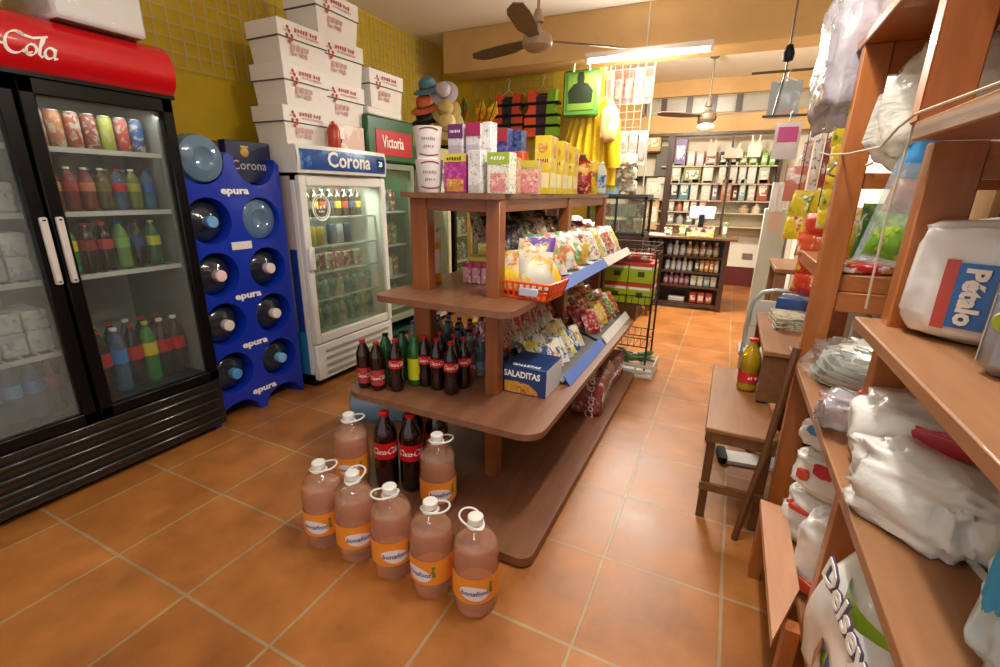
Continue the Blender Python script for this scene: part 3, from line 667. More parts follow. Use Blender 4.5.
obj('print', MB().add([(-.013, q[0] - .245, q[1] + 1.275) for q in scribble(.075, .035, 3)[0]], scribble(.075, .035, 3)[1]).add([(-.013, q[0] - .245, q[1] + 1.245) for q in scribble(.05, .014, 5)[0]], scribble(.05, .014, 5)[1]), WHITEINK, dr)
gl = MB().box((-.05, -.42, .06), (-.005, .42, .325), bev=.008)
for k in range(4): gl.box((-.006, -.34, .095 + k * .055), (.004, .36, .118 + k * .055), 1, bev=.003)
obj('front_grille', gl, [WC, plain('#a5a39c', .5)], wc)
obj('base', MB().box((-.58, -.4, 0), (-.08, .4, .06)), BLACKM, wc)
for z in (.4, .62, .82, 1.0, 1.2):
    sh = MB().box((-.1, -.375, z - .012), (-.085, .375, z)).box((-.56, -.375, z - .006), (-.55, .375, z))
    for k in range(12): y = -.37 + .74 * (k + .5) / 12; sh.box((-.55, y - .003, z - .005), (-.1, y + .003, z))
    obj('shelf', sh, SHELFW, wc)
lamp('cooler_fill', (-.2, 1.955, 1.4), (0, R(20), 0), .05, .6, 5., (1, 1, .93))  # added fill light for the white cooler's contents
W1, G1 = 'shelf, white cooler', None
shelf_goods('bottle', 'beer_bottle', -.27, 1.201, 1.62, 2.28, 9, .19, .03, [(gp('#4a2c14'), 'brown', CAPW, '#b3452c'), (gp('#3a2a20'), 'dark brown', CAPW, '#3c4a66'), (gp('#5a3a1a'), 'amber', CAPR, '#c9a23a')], 'top ' + W1, 'beer bottle', 'bottle', 'bottles on the top shelf of the white cooler')
shelf_goods('can', 'beer_can', -.27, 1.001, 1.64, 1.86, 3, .13, .033, [(plain('#c9a51c', .3, .3), 'yellow'), (plain('#d1ae24', .3, .3), 'golden yellow'), (plain('#c29a18', .3, .3), 'dark yellow')], 'second ' + W1, 'beer can', 'can', 'cans on the second shelf of the white cooler')
shelf_goods('can', 'beer_can', -.27, 1.001, 1.9, 2.14, 3, .14, .033, [(plain('#24406e', .3, .3), 'navy blue'), (plain('#b9bcc4', .3, .4), 'silver'), (plain('#39456b', .3, .3), 'slate blue')], 'second ' + W1 + ' past the yellow ones', 'beer can', 'can', 'cans on the second shelf of the white cooler')
shelf_goods('pack', 'meat_pack', -.28, .821, 1.62, 2.2, 6, .12, .05, [(printed('#9c3a30', '#d9b9a9', '#5e1f1c', scale=22.), 'red'), (printed('#7a4a34', '#e0cfc0', '#a3302c', scale=22., seed=2), 'brown'), (printed('#b09a8a', '#a83a34', '#f0e6dc', scale=22., seed=3), 'beige')], 'third ' + W1, 'chilled pack', 'box', 'packs on the third shelf of the white cooler')
shelf_goods('bottle', 'water_bottle', -.24, .621, 1.6, 2.3, 9, .15, .032, [(clear('#e8f2ea', '#d8e4da', .3), 'clear', CAPW, '#8fb3a0'), (clear('#dfece6', '#c5d6cf', .35), 'frosted', CAPW, '#4d7391')], 'fourth ' + W1, 'small water bottle', 'bottle', 'bottles on the fourth shelf of the white cooler')
shelf_goods('bottle', 'water_bottle', -.24, .401, 1.6, 2.3, 9, .18, .035, [(clear('#e4efe8', '#cfe0d4', .35), 'clear', CAPB, '#3d6385'), (clear('#d4e8d0', '#a8c8a4', .4), 'greenish', CAPW, '#4a7a52')], 'bottom ' + W1, 'water bottle', 'bottle', 'bottles on the bottom shelf of the white cooler')
# ================================================================ GREEN COOLER, FURTHER COOLERS
def far_cooler(name, label, y0, y1, xf, ztop, body_m, frame_m, hz, header_m, seed, grp, goods, txt=None):
    yc = (y0 + y1) / 2; w = (y1 - y0) / 2
    t = thing(name, label, 'cooler', (xf, yc, 0))
    obj('body', cooler_shell(-.62, -.05, -w, w, .05, hz, .04), body_m, t)
    obj('base', MB().box((-.58, -w + .03, 0), (-.08, w - .03, .05)), BLACKM, t)
    h = obj('header', MB().box((-.62, -w - .004, hz), (.01, w + .004, ztop), bev=.015), header_m, t)
    if txt:
        obj('sign_plate', MB().box((.01, -w + .09, hz + .05), (.016, w - .05, hz + .25), bev=.003), plain('#b81a22', .35), h)
        text(txt, .135, (.018, .0, hz + .155), FX, WHITEINK, h, bold=.002, sx=.66)
    d = obj('door', MB().box((-.045, -w + .005, .2), (0, -w + .055, hz - .01), bev=.005).box((-.045, w - .055, .2), (0, w - .005, hz - .01), bev=.005).box((-.044, -w + .054, .201), (-.001, w - .054, .26), bev=.005).box((-.044, -w + .054, hz - .06), (-.001, w - .054, hz - .011), bev=.005), frame_m, t)
    obj('glass_pane', MB().box((-.026, -w + .055, .26), (-.02, w - .055, hz - .06)), GLASS2, d)
    zs = [.3 + k * (hz - .42) / 4 for k in range(4)]
    for z in zs: obj('shelf', MB().box((-.57, -w + .04, z - .012), (-.09, w - .04, z)), SHELFW, t)
    lamp('cooler_fill', (xf - .16, yc, hz - .08), (0, R(20), 0), .05, w, 4., (1, 1, .95))  # added fill light for the goods behind this door
    random.seed(seed)
    for si, z in enumerate(zs):
        n = goods
        for i in range(n):
            c = random.choice(['#c96a2c', '#d9a03a', '#8fae3a', '#a8322c', '#d8d0c0', '#3c6aa0', '#6a3a20']); y = yc - w + .08 + (2 * w - .16) * (i + .5) / n
            o = obj('juice_carton', lambda: MB().box((-.04, -.032, 0), (.04, .032, .17), bev=.004).prism([(-.04, -.032), (.04, -.032), (.04, .032), (-.04, .032)], .17, .171).box((-.004, -.03, .17), (.004, .03, .195)), printed(c, '#f0e8d8', scale=24., seed=i), None, (xf - .2, y, z + .0005), key='cartonf')
            tag(o, f'small carton, {ORD[i]} from the near side, {ORD[si]} shelf up, {grp}', 'carton', 'cartons in the ' + grp)
far_cooler('beer_cooler', 'dark green cooler with a red sign under its green header', 2.44, 3.06, -.3, 1.97, plain('#1d4a2c', .4), plain('#7f8a78', .4), 1.62, plain('#1f5a34', .35), 3, 'dark green cooler', 5, 'Victoria')
far_cooler('drinks_cooler', 'pale framed cooler seen between the island posts', 3.14, 3.7, -.3, 1.8, plain('#b9b39c', .4), plain('#c9c3a4', .4), 1.62, plain('#b9b08a', .4), 5, 'pale framed cooler', 4)
far_cooler('drinks_cooler', 'black framed cooler in the far yellow corner', 3.76, 4.4, -.3, 1.85, BLACK, BLACK, 1.62, BLACK, 9, 'black framed corner cooler', 4)
# ================================================================ STACKED WHITE BOXES
PRINTRED = plain('#b8463c', .5); PRINTGREY = plain('#c2928a', .5)
def rd_box(loc, label, w=.42, d=.36, h=.25, rz=0., grp='white lidded boxes stacked on the coolers'):
    t = thing('storage_box', label, 'box', loc, rz, grp)
    def tap(z0, z1, k0, k1, o=0): return [(-d / 2 * k0, -w / 2 * k0, z0), (d / 2 * k0, -w / 2 * k0, z0), (d / 2 * k0, w / 2 * k0, z0), (-d / 2 * k0, w / 2 * k0, z0), (-d / 2 * k1, -w / 2 * k1, z1), (d / 2 * k1, -w / 2 * k1, z1), (d / 2 * k1, w / 2 * k1, z1), (-d / 2 * k1, w / 2 * k1, z1)]
    q = [(3, 2, 1, 0), (4, 5, 6, 7), (0, 1, 5, 4), (1, 2, 6, 5), (2, 3, 7, 6), (3, 0, 4, 7)]
    obj('box_body', lambda: MB().add(tap(0, h * .60, .88, .95), q), plain('#e3dfda', .5, var=.04), t, key='rdb%.2f%.2f' % (w, h))
    l = obj('lid', lambda: MB().add(tap(h * .62, h, .99, 1.), q), plain('#e6e2de', .5, var=.03), t, key='rdl%.2f%.2f' % (w, h))
    obj('lid_seam', lambda: MB().add(tap(h * .595, h * .62, 1.0, 1.), q), plain('#4a4644', .6), l, key='rds%.2f%.2f' % (w, h))
    def mark():
        m = MB(); w_ = MB(); x = d / 2 * .99 + .003
        for (a, b) in ((0, .016), (-.02, -.01), (.018, -.008), (-.012, .036), (.012, -.03), (-.004, -.045)): m.lathe([(.012, 0), (0, .004)], 9, X=TX((x, -.11 + a, h * .7 + b), (0, PI / 2, 0)), cap=True)
        m.add([(x + .002, -.155, h * .75), (x + .002, -.13, h * .75), (x + .002, -.13, h * .77), (x + .002, -.155, h * .77)], [(0, 1, 2, 3)], 2)
        for k, (y0, y1, z, th) in enumerate(((-.06, .13, .83, .02), (-.05, .13, .73, .012), (-.09, .06, .42, .03), (-.1, .03, .28, .024))):
            v, f = scribble(y1 - y0, th * 1.5, k); s_ = (y1 - y0) / max(1e-3, max(p[0] for p in v) - min(p[0] for p in v))
            w_.add([(x + (.002 if z > .55 else -.006), (y0 + y1) / 2 + p[0] * s_, h * z + p[1]) for p in v], f, 1 if k else 0)
        return m, w_
    return t, mark
def marks(t, mk, key):
    a, b = mk(); ms = [PRINTRED, PRINTGREY, plain('#5a6a74', .5)]
    obj('logo', a, ms, t, key=key); obj('lettering', b, ms, t, key=key + 'w')
for i, (loc, lb) in enumerate((((-.45, 1.85, 1.665), 'white lidded box at the bottom of the stack above the blue sign'), ((-.45, 1.875, 1.917), 'white lidded box in the middle of the stack above the white cooler'), ((-.46, 1.89, 2.169), 'white lidded box on top of the three-box stack above the white cooler'),
        ((-.47, 2.25, 1.86), 'white lidded box at the foot of the tallest stack, above the pink carton'), ((-.47, 2.26, 2.142), 'white lidded box in the middle of the tallest stack'), ((-.48, 2.25, 2.424), 'white lidded box topmost of the tallest stack near the ceiling'),
        ((-.46, 2.74, 2.032), 'single white lidded box on the dark green cooler'))):
    t, mk = rd_box(loc, lb, w=.40 if i < 3 else .43, d=.3, h=.25 if i < 3 else .28, rz=R((0, 2, -1, 1, -2, 1, 0)[i])); marks(t, mk, 'rdm%d' % (i >= 3))
o = obj('box_lid', MB().box((-.19, -.22, 0), (.19, .22, .06), bev=.01), plain('#e3dfda', .5), None, (-.5, 2.7, 1.9715)); tag(o, 'loose white box lid lying on the dark green cooler under the single box', 'lid')
t = thing('carton', 'pink printed carton between the cooler tops under the tallest white stack', 'carton', (-.5, 2.22, 1.665)); obj('carton_body', MB().box((-.2, -.16, 0), (.19, .2, .193), bev=.004), printed('#d6b3a6', '#e8d8cc', scale=8.), t); obj('label_strip', MB().box((.19, -.1, .09), (.192, -.02, .17)).box((.19, -.06, .06), (.192, -.05, .09), 1), [WHITEINK, BLACK], t)
o = obj('gas_canister', MB().lathe([(.0, 0), (.04, .003), (.045, .02), (.045, .13), (.03, .165), (.012, .175), (.012, .19), (0, .19)], 20), plain('#b03a24', .35), None, (-.25, 2.03, 1.666)); tag(o, 'red rounded canister beside the pink carton on the white cooler', 'canister')
# ================================================================ ISLAND SHELVING
def rrect(x0, y0, x1, y1, r, n=5):
    pts = []
    for cx, cy, a in ((x1 - r, y0 + r, -90), (x1 - r, y1 - r, 0), (x0 + r, y1 - r, 90), (x0 + r, y0 + r, 180)):
        for k in range(n + 1): g = R(a + 90 * k / n); pts.append((cx + r * math.cos(g), cy + r * math.sin(g)))
    return pts
ZB, Z1, Z2, Z3 = .05, .495, .95, 1.385
isl = thing('island_shelf', 'brown painted wooden island shelf with four stepped boards', 'shelf', (0, 0, 0))
BOARD = wood('#6e4630', '#8a5c42', .5, 'Y', 7.)
PAINTI = wood('#824520', '#9e5a2a', .4, 'Z')
obj('base_board', MB().prism(rrect(.88, .64, 1.905, 2.82, .05), .012, ZB), BOARD, isl)
obj('plinth', MB().box((.98, .75, 0), (1.8, 2.7, .012)), BLACKM, isl)
obj('shelf_board', MB().prism(rrect(.895, .78, 1.87, 2.8, .09), Z1 - .028, Z1), BOARD, isl)
obj('shelf_board', MB().prism(rrect(1.03, .86, 1.71, 2.86, .06), Z2 - .028, Z2), BOARD, isl)
obj('shelf_board', MB().prism(rrect(1.1, 1.0, 1.565, 2.92, .012), Z3 - .022, Z3), BOARD, isl)
YS = [(1.06, 1.12), (1.98, 2.04), (2.82, 2.88)]
for ya, yb in YS:
    for xa, xb in ((1.11, 1.2), (1.495, 1.56)):
        obj('post', MB().box((xa, ya, ZB), (xb, yb, Z3 - .022), bev=.003), PAINTI, isl)
obj('rail', MB().box((1.2, 1.065, Z3 - .075), (1.495, 1.105, Z3 - .022), bev=.002), PAINTX, isl)
obj('rail', MB().box((1.2, 2.835, Z3 - .075), (1.495, 2.875, Z3 - .022), bev=.002), PAINTX, isl)
for a, b in ((1.12, 1.98), (2.04, 2.82)):
    obj('rail', MB().box((1.505, a, Z3 - .075), (1.55, b, Z3 - .022), bev=.002), PAINT, isl)
    obj('rail', MB().box((1.12, a, Z3 - .075), (1.16, b, Z3 - .022), bev=.002), PAINT, isl)
# sloped display trays with price rails on the aisle side
TRAYM = plain('#33302c', .5); BLUES = plain('#4f76c8', .35, var=.05); WHITES = plain('#d6d6d2', .35)
def tray(z, y0, y1, label, m, x0, x1, zr):
    t = thing('display_tray', label, 'display tray', (0, 0, 0))
    obj('tray_panel', MB().add([(x0, y0, z + zr + .004), (x1, y0, z + .004), (x1, y1, z + .004), (x0, y1, z + zr + .004), (x0, y0, z + zr + .012), (x1, y0, z + .012), (x1, y1, z + .012), (x0, y1, z + zr + .012)], [(3, 2, 1, 0), (4, 5, 6, 7), (0, 1, 5, 4), (1, 2, 6, 5), (2, 3, 7, 6), (3, 0, 4, 7)]), TRAYM, t)
    for k in range(2): y = y0 + .04 + k * (y1 - y0 - .1); obj('tray_support', MB().box((x0, y, z), (x0 + .015, y + .015, z + zr + .006)), TRAYM, t)
    obj('price_rail', MB().add([(x1 + .038, y0, z + .002), (x1 + .002, y0, z + .048), (x1 + .002, y1, z + .048), (x1 + .038, y1, z + .002), (x1 + .033, y0, z + .0), (x1 - .003, y0, z + .044), (x1 - .003, y1, z + .044), (x1 + .033, y1, z + .0)], [(0, 1, 2, 3), (7, 6, 5, 4), (0, 4, 5, 1), (3, 2, 6, 7), (1, 5, 6, 2), (0, 3, 7, 4)]), m, t)
    return t
tray(Z2 + .001, 1.36, 2.22, 'black sloped tray with blue price rail on the upper island shelf', BLUES, 1.30, 1.72, .11)
tray(Z2 + .001, 2.24, 2.98, 'black sloped tray with white price rail on the upper island shelf', WHITES, 1.30, 1.72, .11)
tray(Z1 + .001, 1.32, 2.02, 'black sloped tray with blue price rail on the lower island shelf', BLUES, 1.38, 1.79, .15)
tray(Z1 + .001, 2.06, 2.78, 'black sloped tray with white price rail on the lower island shelf', WHITES, 1.38, 1.79, .15)
# ---- small colas and friends at the front corner of the lower shelf
G = 'small soda bottles at the front of the lower island shelf'
RZ = R(42)
bs = [('c', .955, .865, 'small cola bottle with low red label at the outer shelf corner', 1), ('c', 1.03, .87, 'small cola bottle with low red label, second from the outer corner', 1), ('c', 1.115, .9, 'small cola bottle with high label standing in front of the green soda', 0),
      ('g', 1.015, .955, 'green soda bottle with black cap behind the two low-label colas', 0), ('g', 1.055, 1.03, 'green soda bottle with black cap, further back behind the colas', 0), ('y', 1.15, 1.0, 'green soda bottle with a tall yellow label', 0),
      ('c', 1.2, 1.01, 'small cola bottle just past the yellow-labelled green soda', 0), ('c', 1.275, 1.0, 'small cola bottle in the middle of the front cluster', 0), ('c', 1.36, .985, 'small cola bottle foremost of the cluster near the post', 0),
      ('c', 1.375, 1.075, 'small cola bottle closest to the wooden post', 0), ('c', 1.235, 1.09, 'small cola bottle in the second row behind the label row', 0), ('c', 1.315, 1.09, 'small cola bottle in the second row, half hidden near the post', 0)]
for k, x, y, lb, low in bs:
    if k == 'c':
        if low: bottle('cola_bottle', (x, y, Z1), lb, 'bottle', .235, .033, gp('#2a0b08'), CAPR, plain('#a83230', .4), (.12, .44), STRAIGHT, G, RZ, True)
        else: cola((x, y, Z1), lb, .25, .0335, G, RZ)
    elif k == 'g': bottle('soda_bottle', (x, y, Z1), lb, 'bottle', .25, .033, gp('#1d7a34'), CAPK, gp('#135a26'), (.3, .55), STRAIGHT, G, RZ)
    else: bottle('soda_bottle', (x, y, Z1), lb, 'bottle', .24, .036, gp('#2a8a2e'), plain('#2a8a2e', .3), plain('#d8d81e', .4), (.14, .58), STRAIGHT, G, RZ)
# water bottles in rows behind
for i in range(7):
    for j in range(3):
        x, y = .97 + .068 * i + .02 * j, 1.24 + .09 * j + (0 if i < 2 else .0)
        if j < 1 and 2 <= i <= 3: continue
        cap = CAPB if i < 3 else CAPK
        bottle('water_bottle', (x, y, Z1), f'clear water bottle, {ORD[i]} from the outer edge, {ORD[j]} row behind the colas', 'bottle', .235, .031, clear('#cfdde2', '#8fa5b0', .35), cap, plain('#2d5aa8' if i < 3 else '#39556e', .4), (.36, .56), STRAIGHT, 'water bottles behind the small colas', RZ, n=14)
# big colas on the base board, juice jugs on the floor and base
for x, y, lb in ((1.12, .79, 'big cola bottle on the island base, nearest the fridges'), (1.235, .83, 'big cola bottle on the island base beside the clear juice bottle'), (1.17, .93, 'big cola bottle in the second row under the low shelf, outer one'), (1.29, .96, 'big cola bottle in the second row under the low shelf, inner one')):
    cola((x, y, ZB), lb, .385, .054, 'big cola bottles under the lower island shelf', R(42), big=True)
JP = [(0, .0), (.5, .0), (.7, .012), (.86, .0), (.95, .03), (.93, .08), (1, .12), (1, .2), (.985, .21), (.985, .42), (1, .43), (1, .5), (.97, .56), (1, .6), (.97, .68), (.88, .76), (.68, .83), (.42, .88), (.3, .905), (.28, .93)]
JBODY = clear('#fff6f0', '#efd0bc', .09, .035, 1.5)
JUICE = clear('#f9e2d0', '#ffdcbe', .2, .06, 1.2)
def juice(loc, rz, label, hz=35):
    h, r = .365, .079
    t = thing('juice_bottle', label, 'bottle', loc, rz, 'large peach juice bottles by the island base')
    def jb():
        m = MB(); n = 40; vs = []; zs_ = []
        for a, b in JP + []: zs_.append((a, b))
        full = []
        for (a0, b0), (a1, b1) in zip(zs_, zs_[1:]):
            k = 3 if b1 - b0 > .03 else 1
            for q in range(k): f_ = q / k; full.append((a0 + (a1 - a0) * f_, b0 + (b1 - b0) * f_))
        full.append(zs_[-1])
        for a, b in full:
            for i in range(n):
                g = 2 * PI * i / n; k = 1 - .13 * max(0, 1 - b / .17) * (.5 - .5 * math.cos(5 * g)) if b > .002 else 1
                k *= 1 - .012 * math.cos(b * 150) * (1 if .46 < b < .62 else 0)
                vs.append((a * r * k * math.cos(g), a * r * k * math.sin(g), b * h))
        fs = [(j * n + i, j * n + (i + 1) % n, (j + 1) * n + (i + 1) % n, (j + 1) * n + i) for j in range(len(full) - 1) for i in range(n)]
        return m.add(vs, fs)
    obj('body', jb, JBODY, t, key='juiceb', smooth=70)
    obj('juice', lambda: MB().lathe([(0, .006 * h), (.84 * r, .012 * h), (.9 * r, .1 * h), (.95 * r, .2 * h), (.95 * r, .56 * h), (.95 * r, .6 * h), (.9 * r, .72 * h), (0, .725 * h)], 24), JUICE, t, key='juicej')
    c = obj('cap', lambda: MB().lathe([(.29 * r, .925 * h), (.33 * r, .93 * h), (.335 * r, .99 * h), (.28 * r, h), (0, h)], 22), WHITEP, t, key='juicec', smooth=30)
    def hnd():
        pts = []; n = 22
        for k in range(n): a = 2 * PI * k / n; q = .5 + .5 * math.cos(a); pts.append((.005 + .052 * math.cos(a) + .012, (.024 + .02 * q) * math.sin(a), .905 * h + .018 * q + .0))
        return MB().tube(pts, .0036, 7, closed=True).lathe([(.36 * r, .895 * h), (.4 * r, .9 * h), (.36 * r, .912 * h)], 20)
    obj('handle', hnd, WHITEP, t, rot=(0, 0, R(hz)), key='juiceh')
    l = obj('paper_label', lambda: MB().lathe([(1.012 * r, .2 * h), (1.012 * r, .475 * h)], 40, cap=False), plain('#e88f30', .4, var=.08), t, key='juicel', smooth=60)
    def oval():
        m = MB(); rr = r * 1.022; n = 26; vs = []
        for q_ in range(7):
          for k in range(n): s_ = q_ / 6; a = 2 * PI * k / n; ang = -PI / 2 + s_ * .052 / rr * math.cos(a); vs.append((rr * math.cos(ang), rr * math.sin(ang), .315 * h + s_ * (.029 * math.sin(a) - .006 * math.cos(a))))
        m.add(vs, [(j * n + k, (j + 1) * n + k, (j + 1) * n + (k + 1) % n, j * n + (k + 1) % n) for j in range(6) for k in range(n)])
        m.add(*wrap(textgeo('bonafont', .027, .2, .0006), r * 1.03, .318 * h, -PI / 2), m=1)
        for q in range(5): m.add(*wrap(([( .052 + .004 * (q % 2), -.012 + q * .009, 0), (.068 - .003 * q % .01, -.012 + q * .009, 0), (.066, -.005 + q * .009, 0), (.054, -.005 + q * .009, 0)], [(0, 1, 2, 3)]), r * 1.022, .33 * h, -PI / 2), m=2)
        return m
    obj('print', oval, [plain('#e8dfe2', .4), plain('#2c4a94', .4), plain('#3f7a2c', .4)], l, key='juiceo')
    return t
for x, y, rz, hz, lb in ((1.082, .435, 20, 18, 'large peach juice bottle on the floor, nearest the black cooler in its row'), (1.25, .44, 48, 60, 'large peach juice bottle on the floor, second from the black cooler'), (1.43, .437, 44, 200, 'large peach juice bottle in the middle of the floor row'),
        (1.611, .433, -5, 20, 'large peach juice bottle on the floor with its label turned sideways'), (1.789, .436, 25, 130, 'large peach juice bottle on the floor at the aisle end of the row')):
    juice((x, y, 0), R(rz), lb, hz)
juice((1.425, .76, ZB), R(40), 'large peach juice bottle standing on the island base beside the big colas', -20)
juice((.965, .73, ZB), R(30), 'large peach juice bottle alone at the outer corner of the island base', 0)
t = thing('water_jug', 'pale blue water jug lying on the floor beyond the island base', 'water jug', (.45, 1.3, .128), 0, rot=(0, PI / 2, R(25)))
obj('body', MB().lathe(JUGP, 28), JUGLIGHT, t, key='jugb'); obj('cap', MB().lathe([(.031, .455), (.033, .5), (0, .5)], 16), CAPB, t)
# ---- biscuit box, sachets and bags on the lower shelf
NAVY = plain('#1c3a6e', .4, var=.05)
t = thing('biscuit_box', 'navy blue biscuit box with golden crackers printed on it beside the front post', 'box', (1.665, 1.125, Z1))
obj('box_body', MB().box((-.105, -.0, 0), (.105, .22, .135), bev=.003).box((.1052, .004, .003), (.106, .216, .132), 1), [NAVY, plain('#d6dbe4', .4)], t)
obj('cracker_print', MB().add([(-.1, -.001, .006), (.075, -.001, .006), (.06, -.001, .03), (.02, -.001, .055), (-.04, -.001, .062), (-.1, -.001, .058)], [(0, 1, 2, 3, 4, 5)]), printed('#c98a34', '#8a4f1c', '#e6b866', scale=40.), t)
text('SALADITAS', .042, (-.012, -.002, .096), FY, WHITEINK, t, sx=.85, bold=.001)
text('GALLETAS', .03, (.0, .022, .1355), (0, 0, 0), WHITEINK, t, bold=.0006)
def pouch(name, loc, rot, w, h, th, m, label, cat, group, seed=0, txt=None, tcol=None):
    sd = seed % 3
    if txt: t = thing(name, label, cat, loc, 0, group, rot); p = obj('packet', lambda: MB().pouch(w, h, th, seed=sd), m, t, key='po%.3f%.3f%.3f%d' % (w, h, th, sd), smooth=60); text(txt, w * .24, (0, -th * .56, h * .55), FY, tcol or WHITEINK, t, bold=.001)
    else: t = obj(name, lambda: MB().pouch(w, h, th, seed=sd), m, None, loc, rot, key='po%.3f%.3f%.3f%d' % (w, h, th, sd), smooth=60); tag(t, label, cat, group)
    return t
random.seed(11)
def slope_rows(z, zr, x0, x1, y0, y1, rows, cols, w, h, th, pal, name, cat, where, lean=R(-38), rzb=R(62), xs=None):
    """bags leaning up the sloped tray, faces turned to the aisle"""
    for i in range(rows):
        for j in range(cols):
            x = x1 - .06 - (x1 - x0 - .1) * i / max(1, rows); y = y0 + (y1 - y0) * (j + .5) / cols + random.uniform(-.008, .008)
            zz = z + zr * (x1 - x) / (x1 - x0) + .016
            p = pal[(i * 7 + j * 3 + i * j) % len(pal)]
            pouch(name, (x - .005, y, zz), (lean + random.uniform(-.08, .08), random.uniform(-.08, .08), rzb + random.uniform(-.12, .12)), w * random.uniform(.92, 1.05), h * random.uniform(.9, 1.05), th, p[0],
                  f'{p[1]} {cat}, {ORD[j]} from front, {ORD[i]} row from aisle, {where}', cat, f'{cat}s {where}', i * 3 + j)
def pr(*a, **k): return printed(*a, **{**dict(rough=.4, scale=26.), **k})
SACH = [(pr('#2f4f9a', '#e8e8ea', '#16244f', amt=.7), 'blue and white'), (pr('#e8e6de', '#2f4f9a', '#c7cf2a'), 'white and blue'), (pr('#d9cf3a', '#f0efe6', '#3a7a2c'), 'yellow'), (pr('#e6e2d0', '#d2b02c', '#9a2a24'), 'cream'), (pr('#b9b5a6', '#5a4a3a', '#e8e4da'), 'silver')]
REDS = [(pr('#a81c22', '#d8c9b8', '#5a1014'), 'red'), (pr('#b6332c', '#e0b23c', '#f0e6dc'), 'red and gold'), (pr('#7a2a1f', '#c98a4a', '#d9d2c4'), 'brown red'), (pr('#c9a58a', '#8a2a2c', '#f0ece2'), 'beige'), (pr('#b02a4a', '#e8dfe0', '#f0c83c'), 'magenta')]
slope_rows(Z1, .15, 1.38, 1.79, 1.34, 1.86, 4, 7, .095, .145, .022, SACH, 'sachet', 'sachet', 'lower blue rail', rzb=R(70))
slope_rows(Z1 + .07, .17, 1.36, 1.56, 1.2, 2.0, 3, 8, .11, .18, .035, REDS, 'snack_packet', 'snack packet', 'behind lower blue rail', R(-25))
slope_rows(Z1, .15, 1.38, 1.79, 2.08, 2.76, 4, 6, .125, .18, .045, REDS + [(pr('#4f8a3a', '#e6e0c8', '#c93a2c'), 'green'), (pr('#d9c23a', '#c93a2c', '#f0ece0'), 'yellow and red')], 'snack_packet', 'snack packet', 'lower white rail')
for i in range(5):
    pouch('candy_packet', (1.36 + .02 * i, 1.22 + .055 * i, Z1 + .002), (R(-16), 0, R(40)), .07, .26, .02, (pr('#b3322c', '#efe8e0', scale=14., seed=i) if i < 2 else pr('#e3dfd8', '#a83a3c', '#3a5a9a', scale=14., seed=i)), f'tall narrow red and white packet standing {ORD[i]} behind the front post', 'packet', 'tall packets behind the front post', i)
# red shrink pack of sodas on the base board
t = thing('soda_pack', 'red shrink-wrapped soda pack on the island base under the trays', 'drinks pack', (1.74, 2.12, ZB), R(4))
obj('cans', MB().box((-.1, -.2, 0), (.1, .2, .24), bev=.02), printed('#8f1c20', '#5a0f12', '#d9c4bc', scale=12., amt=.4), t)
for i in range(4):
    obj('can_top', lambda: MB().lathe([(.042, .24), (.035, .252), (0, .252)], 14), plain('#7a2022', .3), t, loc=((-.045 if i % 2 else .045), -.14 + .1 * i, 0))
text('Coca-Cola', .075, (.03, -.203, .14), (PI / 2, -PI / 2, 0), WHITEINK, t, shear=.3)
text('Coca-Cola', .09, (.102, 0, .12), FX, WHITEINK, t, shear=.3)
o = obj('film', MB().box((-.106, -.206, .002), (.106, .206, .262), bev=.03), clear('#ffffff', '#ffffff', .06, .08, 1.4, .5, 16.), t)
t = thing('soda_pack', 'second red shrink-wrapped soda pack standing behind the first on the island base', 'drinks pack', (1.72, 2.55, ZB), R(-3))
obj('cans', MB().box((-.1, -.19, 0), (.1, .19, .2), bev=.02), printed('#7a1a1e', '#3a0b0d', '#c9a9a0', scale=12., amt=.4), t); text('Coca-Cola', .08, (.102, 0, .1), FX, WHITEINK, t, shear=.3)
# ---- upper shelf goods
t = thing('candy_box', 'pink carton of white sachets with magenta flaps on the upper island shelf', 'box', (1.335, 1.38, Z2), R(4))
m = MB().box((-.1, -.06, 0), (.1, .07, .1), bev=.004)
obj('box_body', m, printed('#c98a98', '#e0b9c0', scale=20.), t)
for k in range(4): obj('sachet', lambda: MB().pouch(.048, .1, .016), printed('#d39aa4', '#b03a58', '#efdfe0', scale=30., amt=.3, band=(.078, .1, '#a8204a')), t, loc=(-.075 + k * .05, -.072, .004), key='pinksach', smooth=60)
o = obj('biscuit_tin', MB().box((-.07, -.05, 0), (.07, .05, .03), bev=.008), plain('#c9b04a', .4), None, (1.31, 1.4, Z2 + .1005), (0, 0, R(8))); tag(o, 'flat yellow packet lying on the pink carton', 'packet')
t = thing('pet_food_bag', 'yellow and white food sack standing at the outer edge of the upper island shelf', 'bag', (1.085, 1.22, Z2), R(50))
obj('sack', MB().pouch(.15, .27, .08, seed=1), printed('#e0a81c', '#f0e8dc', '#c9561c', scale=9., amt=.7, rough=.35, band=(.05, .17, '#e6e0da')), t, smooth=60)
